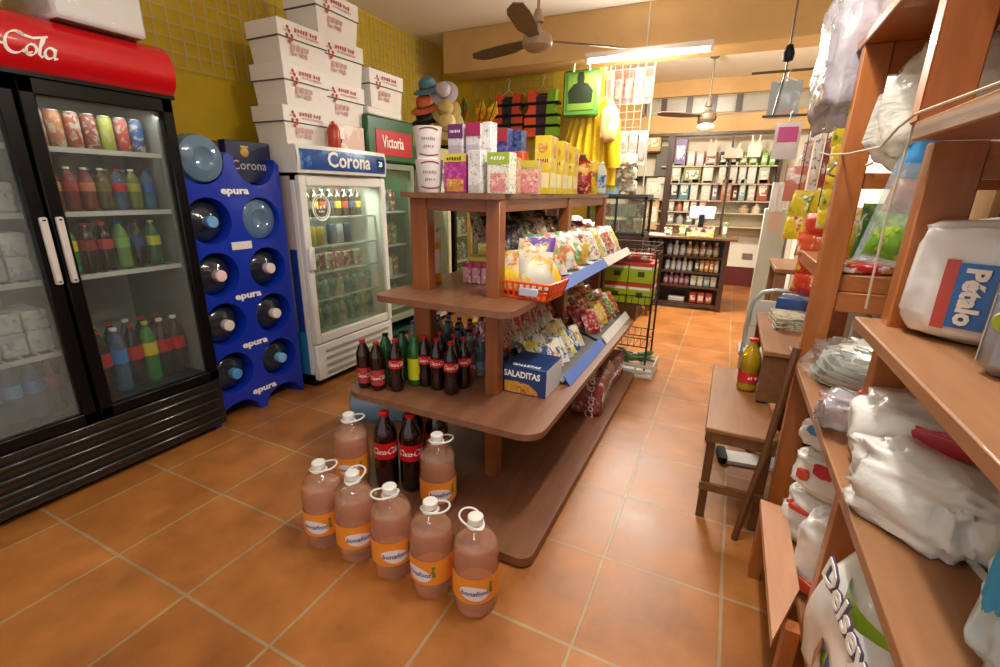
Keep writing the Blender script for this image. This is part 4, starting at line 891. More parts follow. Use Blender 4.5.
# orange basket with chip bags
bk = thing('plastic_basket', 'bright orange plastic basket full of chip bags beside the front post', 'basket', (1.64, 1.2, Z2), R(-4))
def basket():
    mb = MB(); w, d, h = .15, .1, .075
    for z in (.0, .03, .068): 
        k = 1 + .18 * z / h; mb.tube([(-w * k / 1.18, -d * k / 1.18, z + .004), (w * k / 1.18, -d * k / 1.18, z + .004), (w * k / 1.18, d * k / 1.18, z + .004), (-w * k / 1.18, d * k / 1.18, z + .004)], .006, 6, closed=True)
    mb.box((-w / 1.18, -d / 1.18, 0), (w / 1.18, d / 1.18, .004))
    for i in range(11):
        x = -w + 2 * w * i / 10
        for s_ in (-1, 1): mb.tube([(x / 1.18, s_ * d / 1.18, .003), (x, s_ * d, h)], .0055, 5)
    for i in range(7):
        y = -d + 2 * d * i / 6
        for s_ in (-1, 1): mb.tube([(s_ * w / 1.18, y / 1.18, .003), (s_ * w, y, h)], .0055, 5)
    return mb
obj('basket_body', basket, plain('#e0521a', .35), bk)
obj('label_plate', MB().box((.01, -.115, .02), (.1, -.108, .055), bev=.003), plain('#b9c0d8', .4), bk)
CH = [(pr('#e8c22a', '#cfcabb', '#c9742a', scale=14., amt=.7), 'yellow and white'), (pr('#c4c0b0', '#d3a62a', '#b8863a', scale=14.), 'clear and yellow'), (pr('#d9c9a0', '#f0f0ea', '#c92a2c', scale=14.), 'cream'), (pr('#5a3a94', '#d6b23c', '#e6e0ea', scale=16.), 'purple')]
for i, (dx, dy, rx, rz, c, w) in enumerate(((-.06, -.05, -28, 8, 0, .15), (.055, -.04, -34, 34, 1, .16), (.1, .03, -40, 60, 0, .15), (-.02, .04, -20, 18, 2, .15), (.03, .075, -18, 30, 3, .14))):
    pouch('chip_bag', (1.64 + dx, 1.2 + dy, Z2 + .025 + .01 * i), (R(rx), R((-6, 5, -3, 8, 0)[i]), R(rz)), w, .19, .06, CH[c][0], f'{CH[c][1]} chip bag tucked {ORD[i]} from the front in the orange basket', 'snack bag', 'chip bags in the orange basket', i)
DARKB = [(pr('#1c1e2a', '#8a7a4a', '#2c4a8a'), 'black and gold'), (pr('#26324a', '#c9b98a', '#a02a2c'), 'navy'), (pr('#2a1a14', '#b98a4a', '#d9d2c4'), 'dark brown'), (pr('#2c3a2a', '#8aa04a', '#e0dcc8'), 'dark green'), (pr('#b3a58a', '#3a2a20', '#e0dcd2'), 'tan')]
slope_rows(Z2 + .1, .13, 1.22, 1.58, 1.3, 2.0, 3, 6, .14, .2, .045, DARKB, 'snack_bag', 'snack bag', 'behind big chip bags', R(-30))
WR = [(pr('#ece9e2', '#c9342c', '#3a8a4a'), 'white and red'), (pr('#e6e3da', '#4f9a4a', '#d9c23a'), 'white and green'), (pr('#b33a34', '#efe6dc', '#e0c04a'), 'red and white'), (pr('#d9c24a', '#efece0', '#4a8a3a'), 'yellow'), (pr('#8a2a30', '#e8e0d8', '#c98a4a'), 'wine red')]
slope_rows(Z2, .11, 1.3, 1.72, 2.24, 2.95, 4, 7, .12, .21, .045, WR, 'snack_bag', 'snack bag', 'upper white rail', R(-34))
for i, (x, y, rx, rz, c, lb) in enumerate(((1.655, 1.46, -38, 52, pr('#d6d3ca', '#df5a1c', '#4a9a5a', scale=9., amt=.9), 'big white chip bag with orange splash next to the basket'), (1.66, 1.66, -40, 60, pr('#d8d5cc', '#e0622a', '#5aa05a', scale=9., amt=.75, seed=3), 'big white chip bag with orange and green print, second from the basket'), (1.66, 1.86, -42, 64, pr('#e4e6d8', '#4f9a4a', '#e0722a', scale=9., amt=.8, seed=5), 'big white chip bag with green stripe near the white rail'), (1.66, 2.08, -42, 66, pr('#dfe0d2', '#c9b23a', '#8a2a2c', scale=9., amt=.8, seed=6), 'white and yellow chip bag at the end of the blue rail'), (1.56, 1.38, -30, 55, pr('#c92a34', '#e8e0dc', '#3a4a9a', scale=12.), 'red and blue snack bag wedged beside the orange basket'), (1.73, 1.31, -40, 70, pr('#6a4a8a', '#c9b9c9', '#e0c04a', scale=14.), 'small purple snack bag at the shelf edge by the basket'))):
    pouch('chip_bag', (x, y, Z2 + .05), (R(rx), 0, R(rz)), .2 if i < 4 else .12, .24 if i < 4 else .15, .075 if i < 4 else .04, c, lb, 'snack bag', 'large chip bags along the blue price rail', i)
# ---- goods on the top board
def carton(name, x0, x1, y, h, m, label, d=.07, txt=None, tcol=None, fac=None, cat='box', z=Z3, rz=0., grp='packages on top of the island', ts=.03, tz=.8):
    w = x1 - x0; t = thing(name, label, cat, ((x0 + x1) / 2, y, z), rz, grp)
    if isinstance(m, str): m = PB(m)
    obj('box_body', MB().box((-w / 2, 0, 0), (w / 2, d, h), bev=.002), m, t)
    if fac:
        for j, (a, b, c, e, mm) in enumerate(fac): obj('printed_panel', MB().box((-w / 2 + a * w, -.0012, c * h), (-w / 2 + b * w, .0, e * h)), mm, t)
    if txt:
        v, f = scribble(w * .7, ts * .8, int(ts * 1e4)); obj('print', MB().add([(p[0], -.0025, h * tz + p[1]) for p in v], f), tcol or WHITEINK, t)
    return t
def PB(c):
    q = [int(c[i:i + 2], 16) for i in (1, 3, 5)]; h_ = lambda k, o: '#%02x%02x%02x' % tuple(int(min(255, v * k + o)) for v in q)
    return printed(c, h_(.8, 55), h_(.62, 10), scale=38., amt=.55, rough=.4)
def tub(x, y, z, label):
    t = thing('flour_tub', label, 'tub', (x, y, z), R(38), 'white tapered tubs stacked on the island')
    obj('tub_body', lambda: MB().lathe([(0, 0), (.052, 0), (.056, .006), (.07, .155), (.072, .16), (.066, .158), (0, .156)], 24), plain('#e6e2e0', .35), t, key='tub', smooth=50)
    def lab():
        m = MB(); r_ = lambda zz: .0565 + .0134 * (zz / .15) + .0012
        m.add(*[( [(r_(p[1] + .1) * math.cos(p[0] / .066 - PI / 2), r_(p[1] + .1) * math.sin(p[0] / .066 - PI / 2), p[1] + .1) for p in g[0]], g[1]) for g in [scribble(.075, .018, 1)]][0], 0)
        m.add(*[( [(r_(p[1] + .065) * math.cos(p[0] / .066 - PI / 2), r_(p[1] + .065) * math.sin(p[0] / .066 - PI / 2), p[1] + .065) for p in g[0]], g[1]) for g in [scribble(.06, .014, 2)]][0], 0)
        for zz, a in ((.03, .9), (.135, .7)):
            vs = []; 
            for k in range(13): an = -PI / 2 - a + 2 * a * k / 12; b = .012 * math.cos((k - 6) / 6 * 1.3) * (-1 if zz < .1 else 1); vs += [(r_(zz + b) * math.cos(an), r_(zz + b) * math.sin(an), zz + b), (r_(zz + b + .007) * math.cos(an), r_(zz + b + .007) * math.sin(an), zz + b + .007)]
            m.add(vs, [(2 * k, 2 * k + 2, 2 * k + 3, 2 * k + 1) for k in range(12)], 1)
        return m
    obj('print', lab, [plain('#a08078', .4), plain('#8a4038', .4)], t, key='tubp', rot=None)
    t.scale = (.86, .86, .84)
tub(1.195, 1.1, Z3, 'white tapered tub with red print, lower of the two stacked on the island')
tub(1.192, 1.1, Z3 + .133, 'white tapered tub with red print, upper of the two stacked on the island')
M = plain; FOOD = printed('#c98a3a', '#e0b866', '#8a4a1c', scale=50.)
FOODP = printed('#d98a8a', '#e8c9b0', '#b0566a', scale=50.)
carton('cereal_box', 1.275, 1.385, 1.09, .158, '#b02a86', 'magenta cereal box with a yellow top beside the white tubs', fac=[(0, 1, .8, 1, M('#d6c94a', .4)), (.12, .88, .04, .36, FOOD)], txt='Maizoro', ts=.022, tz=.88, tcol=M('#4a3a10'))
carton('milk_carton', 1.4, 1.46, 1.08, .17, '#d9d5d6', 'tall white carton next to the magenta cereal box', fac=[(.1, .9, .05, .2, M('#bdb4ba', .4))], d=.06)
carton('milk_carton', 1.425, 1.465, 1.16, .285, '#dedbe0', 'tallest white carton behind the cereal boxes', d=.06)
carton('cereal_box', 1.485, 1.585, 1.09, .16, '#dfe0cf', 'pale green and white cereal box near the front post', fac=[(0, 1, .72, 1, M('#9fb83a', .4)), (.15, .85, .05, .5, FOODP)], txt='Avena', ts=.024, tz=.86)
carton('biscuit_pack', 1.44, 1.56, 1.22, .15, '#d9ae8e', 'wide pink biscuit box with a yellow and green top band', fac=[(0, 1, .78, 1, M('#b9c23a', .4)), (.03, .97, .04, .62, FOODP)], txt='galletas', ts=.026, tz=.88, tcol=M('#4a5a10'), rz=R(10))
carton('biscuit_pack', 1.47, 1.6, 1.36, .145, '#d6a894', 'second wide pink biscuit box, behind the banded one', fac=[(0, 1, .78, 1, M('#c2b93a', .4)), (.03, .97, .04, .62, FOODP)], rz=R(8))
carton('cereal_box', 1.18, 1.26, 1.28, .3, '#cfc6cf', 'tall grey-white cereal box with a purple top at the back', fac=[(0, 1, .8, 1, M('#6a2a6e', .4)), (.1, .9, .12, .7, M('#c0b4c0', .4))], txt='Crunch', ts=.02, tz=.9)
carton('cereal_box', 1.275, 1.35, 1.28, .3, '#d2ccd2', 'tall white cereal box with a magenta top at the back', fac=[(0, 1, .82, 1, M('#a01f58', .4)), (.1, .9, .12, .7, M('#c4b8c4', .4))])
t = carton('cereal_box', 1.19, 1.32, 1.42, .325, '#c2161e', 'red cereal box with a white flower emblem at the back', d=.06)
obj('flower_print', MB().prism([(.0 + (.026 + .012 * math.cos(5 * a)) * math.cos(a), .12 + (.026 + .012 * math.cos(5 * a)) * math.sin(a)) for a in [2 * PI * k / 40 for k in range(40)]], 0, .0015, X=TX((0.01, -.0005, .03), (PI / 2, 0, 0))), WHITEINK, t)
carton('cereal_box', 1.25, 1.325, 1.62, .32, '#3d4a9c', 'blue cereal box with a white blossom beside the red one', fac=[(.2, .8, .3, .62, printed('#d9d0d6', '#c2303c', scale=20.)), (0, 1, .8, 1, M('#a83a4a', .4))])
carton('cereal_box', 1.23, 1.36, 1.72, .32, '#2f4584', 'deep blue cereal box with pale figures behind the yellow boxes', fac=[(.15, .85, .25, .6, printed('#cfd0dc', '#c2604c', scale=20.))])
carton('cookie_box', 1.40, 1.5, 1.42, .19, '#c9421c', 'small orange box lying above the pink biscuit boxes', z=Z3, fac=[(.1, .7, .25, .75, M('#e07a2a', .4))])
for i, (y, h, lb) in enumerate(((1.56, .27, 'tall yellow cake-mix box with a round brown print, nearest the pink biscuits'), (1.78, .265, 'tall yellow cake-mix box in the middle of the yellow group'), (2.0, .255, 'tall yellow cake-mix box at the far end of the yellow group'))):
    t = thing('cake_mix_box', lb, 'box', (1.56 - .01 * i, y, Z3), R(6), 'yellow boxes on top of the island')
    obj('box_body', MB().box((-.055, 0, 0), (.025, .15, h), bev=.002), printed('#dcc22a', '#e8d87a', scale=10., amt=.4), t)
    obj('printed_panel', MB().box((.0252, .02, .03), (.0262, .13, .1)), M('#efe6b4', .4), t); obj('printed_panel', MB().box((-.05, -.0012, .03), (.02, 0, .1)), M('#efe6b4', .4), t)
    obj('round_print', MB().lathe([(.035, 0), (0, .001)], 16, 0, TX((.0255, .075, h * .75), (0, PI / 2, 0))), FOOD, t); obj('round_print', MB().lathe([(.026, 0), (0, .001)], 16, 0, TX((-.015, -.0005, h * .8), (PI / 2, 0, 0))), FOOD, t)
    v, f = scribble(.06, .02, i); obj('print', MB().add([(p[0] - .015, -.002, p[1] + h * .58) for p in v], f), plain('#a8382a', .4), t)
bottle('oil_bottle', (1.5, 2.12, Z3), 'slim oil bottle with a yellow cap and white label past the yellow boxes', 'bottle', .2, .035, gp('#5a5a24'), CAPY, plain('#d9d6cc', .4), (.14, .4), STRAIGHT, 'packages on top of the island', R(40))
bottle('sauce_bottle', (1.47, 2.5, Z3), 'sauce bottle with a broad yellow cap behind the red bag', 'bottle', .26, .05, gp('#8a3a1c'), CAPY, plain('#c9a23a', .4), (.3, .6), STRAIGHT, 'packages on top of the island')
pouch('coffee_bag', (1.5, 2.28, Z3), (R(-6), 0, R(12)), .2, .2, .09, pr('#a0141c', '#d9b23c', '#e8dcd0', scale=12.), 'red standing bag with white and yellow print near the far end of the island', 'bag', 'packages on top of the island', 2)
pouch('soup_pack', (1.5, 2.55, Z3), (R(-4), 0, R(12)), .13, .21, .05, pr('#e0c22a', '#3a7a3a', '#d0402c', scale=14.), 'yellow standing packet beside the red bag on the island', 'packet', 'packages on top of the island', 1)
for i, c in enumerate((('#8fc0b4', 'mint green'), ('#d9e0de', 'white'))):
    bottle('cleaner_bottle', (1.47 + .05 * i, 2.76 + .05 * i, Z3), f'{c[1]} cleaner bottle at the far end of the island top', 'bottle', .22, .04, plain(c[0], .3), CAPW, printed('#b9d0e0', '#3a6ab0', scale=20.), (.2, .6), STRAIGHT, 'packages on top of the island')
# ---- wire stand with lime cartons, greens crate, beyond the island
ws = thing('wire_stand', 'dark wire stand with baskets at the far end of the island', 'wire stand', (1.75, 3.12, 0))
RUST = plain('#3a2a24', .5, .5)
mb = MB()
for x in (-.2, .2):
    for y in (-.16, .16): obj('upright', MB().tube([(x, y, 0), (x, y, .98)], .008, 8), RUST, ws)
for z in (.22, .56, .95):
    m = MB().tube([(-.2, -.16, z), (.2, -.16, z), (.2, .16, z), (-.2, .16, z)], .005, 6, closed=True).tube([(-.2, -.16, z + .07), (.2, -.16, z + .07), (.2, .16, z + .07), (-.2, .16, z + .07)], .004, 6, closed=True)
    for k in range(9): x = -.2 + .05 * k; m.tube([(x, -.16, z + .07), (x, -.16, z), (x, .16, z), (x, .16, z + .07)], .0025, 5)
    obj('wire_basket', m, RUST, ws)
LIME = plain('#a3b81c', .35, var=.06)
for k, z in enumerate((.575, .735)):
    for j in range(2):
        t = thing('juice_carton_case', f'lime green carton with red top, {("lower", "upper")[k]} layer, {("island", "aisle")[j]} side of the wire stand', 'carton', (1.66 + j * .185, 3.11, z - .009 + k * .001), 0, 'lime green cartons on the wire stand')
        obj('carton_body', lambda: MB().box((-.09, -.14, 0), (.09, .14, .155), bev=.004), LIME, t, key='limeb')
        obj('carton_top', lambda: MB().box((-.091, -.141, .13), (.091, .141, .158), bev=.003), plain('#c0392c', .4), t, key='limet')
        obj('printed_panel', lambda: MB().box((-.08, -.1425, .11), (.08, -.14, .128)), WHITEINK, t, key='limep'); obj('emblem', lambda: MB().box((-.02, -.1425, .05), (.03, -.14, .09)), plain('#3a4a10', .4), t, key='limeq'); obj('side_panel', lambda: MB().box((.09, -.13, .105), (.0925, .13, .128)), WHITEINK, t, key='limer')
t = thing('cracker_pack', 'red topped pack laid across the lime cartons', 'packet', (1.78, 3.1, .905)); obj('pack', MB().box((-.14, -.1, 0), (.12, .1, .035), bev=.01), printed('#c03a2c', '#e8e0d4', scale=14.), t); obj('seal', MB().box((-.155, -.1, .012), (-.14, .1, .02)), plain('#d0a090', .4), t)
cr = thing('produce_crate', 'white plastic crate of green vegetables on the floor under the wire stand', 'crate', (1.83, 2.99, 0))
m = MB()
for z in (.0, .04, .085): m.box((-.2, -.14, z), (.2, -.13, z + .025), bev=.003).box((-.2, .13, z), (.2, .14, z + .025), bev=.003).box((-.2, -.14, z), (-.19, .14, z + .025), bev=.003).box((.19, -.14, z), (.2, .14, z + .025), bev=.003)
for x in (-.2, -.07, .06, .188): m.box((x, -.143, 0), (x + .014, -.128, .11)).box((x, .128, 0), (x + .014, .143, .11))
m.box((-.19, -.13, 0), (.19, .13, .006)); obj('crate_body', m, plain('#d6d2c6', .45), cr)
random.seed(5)
for k in range(14):
    x, y = random.uniform(-.15, .15), random.uniform(-.1, .1); a = random.uniform(0, PI)
    o = obj('green_chili', lambda: MB().tube([(-.09, 0, 0), (-.05, .005, .006), (0, 0, .01), (.05, .008, .006), (.1, .02, 0)], [.006, .014, .016, .012, .004], 8), plain('#2f5a20', .4, var=.2), None, (1.83 + x * .8, 2.99 + y * .8, .1 + k * .003), (0, 0, a), key='chili')
    tag(o, 'long green chili pepper in the white crate', 'chili pepper', 'green peppers in the white crate')
# ================================================================ BACK OF THE SHOP
def hat(name, p, r, col, label, tilt, brim=True):
    t = thing(name, label, 'hat', p, 0, 'hats hanging beside the yellow wall', rot=tilt)
    obj('crown', MB().lathe([(r * .55, 0), (r * .54, r * .28), (r * .46, r * .5), (r * .25, r * .62), (0, r * .64)], 24), plain(col, .7, var=.1, bump=.2), t)
    if brim: obj('brim', MB().lathe([(r * .54, .002), (r * .8, -.008), (r, -.02), (r * 1.0, -.024), (r * .8, -.012), (r * .54, -.002)], 28), plain(col, .7, var=.1, bump=.2), t)
    obj('hat_band', MB().lathe([(r * .556, .004), (r * .552, r * .13)], 24, cap=False), plain('#4a4238', .6), t)
st = thing('hat_stand', 'black metal pole with hooks holding the hats', 'hat stand', (aty(426, 150, 3.55).x, 3.6, 0))
obj('pole', MB().tube([(0, 0, .02), (0, 0, 2.45)], .012, 8), BLACKM, st); obj('base', MB().lathe([(.0, 0), (.14, 0), (.14, .015), (.03, .03), (0, .03)], 24), BLACKM, st)
for z in (1.85, 2.08, 2.3): obj('hook', MB().tube([(0, 0, z), (.06, -.08, z), (.06, -.1, z + .03)], .006, 6).tube([(0, 0, z), (-.06, -.08, z), (-.06, -.1, z + .03)], .006, 6), BLACKM, st)
for nm, px, py, r, c, lb, tl in (('bucket_hat', 428, 88, .15, '#4f7f94', 'blue straw hat uppermost on the hat stand', (R(25), 0, 0)), ('baseball_cap', 444, 92, .13, '#b5a6ae', 'pale lilac sun hat beside the blue straw hat', (R(60), R(30), 0)), ('sun_hat', 426, 106, .16, '#d2693c', 'orange sun hat below the blue one', (R(30), 0, 0)), ('sun_hat', 446, 110, .14, '#b39a5c', 'khaki hat hanging beside the orange sun hat', (R(55), R(35), 0)), ('sun_hat', 448, 124, .15, '#c9b472', 'straw coloured hat hanging lowest on the stand', (R(62), R(30), 0)), ('sun_hat', 425, 119, .15, '#1c1a1a', 'black sun hat above the white tubs', (R(25), 0, 0))):
    p = aty(px, py, 3.42); hat(nm, p, r, c, lb, tl)
def hanger(p, w=.2):
    return MB().tube([(0, 0, .16), (0, 0, .1), (-w, 0, 0), (w, 0, 0), (0, 0, .1)], .005, 6).tube([(0, 0, .16), (.02, 0, .185), (0, 0, .21), (-.02, 0, .19)], .004, 6)
def vest(px0, px1, py0, py1, label, side, mid):
    Yv = 4.42; a = aty((px0 + px1) / 2, py1, Yv); top = aty((px0 + px1) / 2, py0, Yv); w = (aty(px1, py1, Yv) - aty(px0, py1, Yv)).x; h = top.z - a.z
    t = thing('life_vest', label, 'life vest', a, 0, 'life vests hanging on the grey grid')
    for s_, c in zip((-1, 1), side):
        poly = [(.05 * w, 0), (.5 * w, .02 * h), (.5 * w, .45 * h), (.38 * w, .6 * h), (.42 * w, .98 * h), (.2 * w, h), (.13 * w, .62 * h), (.05 * w, .55 * h)]
        poly = [(s_ * x, y) for x, y in poly]; poly = poly if s_ > 0 else poly[::-1]
        obj('front_panel', MB().prism(poly, -.04, .04, X=TX((0, 0, 0), (PI / 2, 0, 0))), plain(c, .6, bump=.15), t)
    obj('back_panel', MB().prism([(-.3 * w, 0), (.3 * w, 0), (.34 * w, h * .95), (-.34 * w, h * .95)], -.06, -.045, X=TX((0, 0, 0), (PI / 2, 0, 0))), plain(mid, .7), t)
    obj('inner_panel', MB().prism([(-.14 * w, .02 * h), (.14 * w, .02 * h), (.16 * w, .86 * h), (-.16 * w, .86 * h)], .0, .043, X=TX((0, 0, 0), (PI / 2, 0, 0))), plain(mid, .7), t)
    for z in (.2, .42, .68): obj('strap', MB().box((-.51 * w, -.05, z * h), (.51 * w, .045, z * h + .028), bev=.004), BLACKM, t)
    obj('buckle', MB().box((-.025, -.058, .41 * h), (.025, -.05, .41 * h + .04), bev=.004), BLACK, t)
    hg = thing('clothes_hanger', 'white hanger holding the ' + label.split(' hanging')[0], 'hanger', (a.x, Yv, top.z - .06), 0, 'hangers of the life vests')
    obj('wire', hanger(None, w * .35), plain('#d6d2c8', .4), hg)
vest(493, 523, 94, 135, 'orange and black life vest hanging nearest the hats', ('#d24a2c', '#b9442c'), '#1c1e2c')
vest(525, 558, 90, 137, 'orange and lime life vest hanging beside the green tote', ('#dc5230', '#86c02c'), '#3a2230')
Yt = 4.25; a = aty(580, 117, Yt); b = aty(580, 70, Yt); w = (aty(598, 95, Yt) - aty(562, 95, Yt)).x; h = b.z - a.z
t = thing('tote_bag', 'bright green shopping tote with a dark figure print hanging above the island', 'bag', a)
obj('bag_body', MB().box((-w / 2, -.03, 0), (w / 2, .05, h), bev=.02), plain('#4f8030', .5, bump=.1), t)
obj('handle', MB().tube([(-.08, -.032, h - .02), (-.075, -.032, h + .06), (-.04, -.032, h + .12), (.04, -.032, h + .12), (.075, -.032, h + .06), (.08, -.032, h - .02)], .01, 8), plain('#cfd8b8', .5), t)
obj('print', MB().box((-w * .36, -.034, .06), (w * .36, -.03, h * .9)).prism([(-.11, .1), (.11, .1), (.12, .2), (.07, .26), (.03, .27), (.035, .31), (.02, .36), (-.02, .36), (-.035, .31), (-.03, .27), (-.07, .26), (-.12, .2)], 0, .003, 1, X=TX((0, -.034, .02), (PI / 2, 0, 0), (1.05, 1.05, 1))), [plain('#6a8a2c', .5), plain('#1c2612', .5)], t)
t = thing('raincoat', 'yellow plastic raincoat hanging below the green tote', 'raincoat', (aty(585, 190, 4.38).x, 4.38, aty(585, 185, 4.38).z))
hh = aty(590, 98, 4.38).z - aty(590, 185, 4.38).z
def coat(u, v):
    x = (u - .5) * (.62 - .34 * v ** 2.2); fold = .022 * math.sin(u * 38) * (1 - v * .6); return (x + .03 * v, fold - .05 * math.sin(PI * u), v * hh)
YCO = plain('#dcb614', .3, var=.08)
m = MB().grid(coat, 40, 12); m.grid(lambda u, v: (coat(u, v)[0], .04 - coat(u, v)[1] * .3, v * hh), 40, 12); obj('coat_body', m, YCO, t, smooth=70)
obj('sleeve', MB().tube([(.17, 0, hh * .95), (.25, -.02, hh * .7), (.28, -.03, hh * .4), (.29, -.02, hh * .2)], [.06, .075, .07, .06], 12), YCO, t)
o = obj('bread_bag', MB().blob(.09, .05, .17, 4, .08), printed('#d9a86a', '#e8d0a0', scale=12.), None, (aty(608, 140, 4.3).x, 4.3, aty(608, 143, 4.3).z)); tag(o, 'clear bag with orange biscuits hanging beside the yellow raincoat', 'bag')
# hanging toy packs between the hats and the vests
for i, (px, py, c1, c2, n_) in enumerate(((455, 126, '#3a8a3a', '#d0d03a', 'green kite'), (464, 124, '#5a8a3a', '#b03a2c', 'green and red kite'), (478, 126, '#d9b01c', '#c9501c', 'yellow kite'), (487, 127, '#e0c02a', '#d08a1c', 'golden kite'))):
    p = aty(px, py, 3.9); t = thing('toy_kite', f'{n_} packed upright behind the cereal boxes', 'toy', p, 0, 'toy kites behind the cereal boxes')
    obj('sail', MB().prism([(0, 0), (.06, .16), (0, .26), (-.06, .16)], -.003, .003, X=TX((0, 0, 0), (PI / 2, R(12 * (i - 1)), 0))), printed(c1, c2, scale=14.), t); obj('spar', MB().tube([(0, -.006, -.1), (0, -.006, .26)], .004, 6), BLACKM, t, rot=(0, R(12 * (i - 1)), 0))
# yellow wood frame rack behind the tubs
yr = thing('wooden_rack', 'yellow wooden frame rack standing behind the white tubs', 'rack', (.66, 2.75, 0)); YW = wood('#a88428', '#c9a03c', .5, 'Z')
for x in (-.14, .14):
    for y in (-.1, .1): obj('upright', MB().box((x - .015, y - .015, 0), (x + .015, y + .015, 1.66)), YW, yr)
for z in (.3, .8, 1.25, 1.63): obj('rack_shelf', MB().box((-.15, -.11, z), (.15, .11, z + .02)), YW, yr)
for i, (z, c) in enumerate(((1.27, '#b3584c'), (.82, '#c9b23a'), (.32, '#4a8a6a'))):
    t = pouch('sweets_bag', (.66, 2.73, z), (0, 0, R(20)), .2, .24, .07, pr(c, '#e8dcd0', '#6a4a2c'), f'bag of sweets on the {("upper", "middle", "lower")[i]} board of the yellow wooden rack', 'bag', 'sweets on the yellow wooden rack', i)
# ---- clear hanging packs and the glass display case
hp = thing('hanging_rail', 'chrome wire rail carrying the clear hanging packs', 'rail', (0, 0, 0))
zt = 2.62
obj('wire', MB().tube([(1.02, 4.72, zt), (1.5, 4.72, zt)], .006, 6).tube([(1.02, 4.72, zt - .6), (1.5, 4.72, zt - .6)], .006, 6).tube([(1.05, 4.74, 1.45), (1.05, 4.74, ZC)], .008, 6).tube([(1.5, 4.74, 1.45), (1.5, 4.74, ZC)], .008, 6), STEEL, hp)
random.seed(21)
for r_ in range(2):
    for i in range(5):
        c = random.choice([('#b9b0aa', 'grey'), ('#c9a9a4', 'pinkish'), ('#d6d2c8', 'white'), ('#8a5a58', 'dull red'), ('#a8a49a', 'silver')])
        t = thing('blister_pack', f'{c[1]} hanging pack, {ORD[i]} from the raincoat, {("upper", "lower")[r_]} rail', 'pack', (1.06 + .1 * i, 4.69, zt - .6 * r_ - .34), 0, 'clear packs on the wire rail')
        obj('card', lambda: MB().box((-.042, 0, 0), (.042, .006, .33), bev=.002), plain(c[0], .4), t, key='blc' + c[0]); obj('bubble', lambda: MB().box((-.034, -.025, .05), (.034, 0, .25), bev=.012), clear('#e8e8e8', '#c9c4be', .35, .08, 1.4, .5), t, key='blb')
for i in range(9):
    p = (1.12 + .13 * (i % 3), 4.62 - .06 * (i // 3), 1.40 + .13 * (i // 3)); c = [('#9a9a8a', '#5a6a4a'), ('#b9b5a0', '#4a5a3a'), ('#cfcabb', '#7a8a6a')][i % 3]
    t = obj('pasta_bag', lambda: MB().blob(.075, .06, .065, i, .1), printed(c[0], c[1], '#e8e4d8', scale=24., seed=i), None, p, key='pasta%d' % i); tag(t, f'grey green dry goods bag, {ORD[i % 3]} from the raincoat, {ORD[i // 3]} layer up', 'bag', 'dry goods piled on the display case')
dc = thing('display_case', 'dark framed glass display case standing on the counter end', 'display case', (1.27, 4.75, 0))
def frame_box(x0, y0, z0, x1, y1, z1, t):
    m = MB()
    for x in (x0, x1 - t):
        for y in (y0, y1 - t): m.box((x, y, z0), (x + t, y + t, z1))
    for z in (z0, z1 - t):
        for y in (y0, y1 - t): m.box((x0, y, z), (x1, y + t, z + t))
        for x in (x0, x1 - t): m.box((x, y0, z), (x + t, y1, z + t))
    return m
obj('frame', frame_box(-.32, -.2, .95, .32, .2, 1.36, .025).box((-.01, -.2, .95), (.01, -.18, 1.36)), plain('#24221e', .4), dc)
obj('cabinet', MB().box((-.32, -.2, 0), (.32, .2, .95), bev=.006), DKWOODZ, dc)
obj('glass_pane', MB().box((-.3, -.19, .97), (.3, -.186, 1.34)), GLASS2, dc); obj('top_panel', MB().box((-.32, -.2, 1.36), (.32, .2, 1.385)), plain('#3a3a34', .4), dc)
obj('shelf', MB().box((-.3, -.17, 1.14), (.3, .17, 1.15)), GLASS2, dc)
for r_ in range(2):
    for i in range(6):
        c = random.choice(['#b3342c', '#d9d0c8', '#c98a7a', '#3a7a4a', '#c9b89a', '#8a2a30'])
        o = obj('medicine_box', lambda: MB().box((-.038, -.03, 0), (.038, .03, .13), bev=.003), printed(c, '#efe8e0', scale=20., seed=i), None, (1.05 + .09 * i, 4.72, (.977, 1.152)[r_]), key='medb'); tag(o, f'small box, {ORD[i]} from the island, {("lower", "upper")[r_]} level, glass case', 'box', 'boxes inside the glass display case')
t = carton('detergent_box', 1.52 - .39, 1.52 - .17, 4.42, .2, '#7fb0c4', 'blue detergent box with an orange lid on the display case', z=1.386, fac=[(0, 1, .82, 1, M('#c96a3a', .4)), (.15, .85, .2, .7, M('#d6cf6a', .4))], d=.14, grp=None)
t.location = (1.17, 4.56, 1.386)
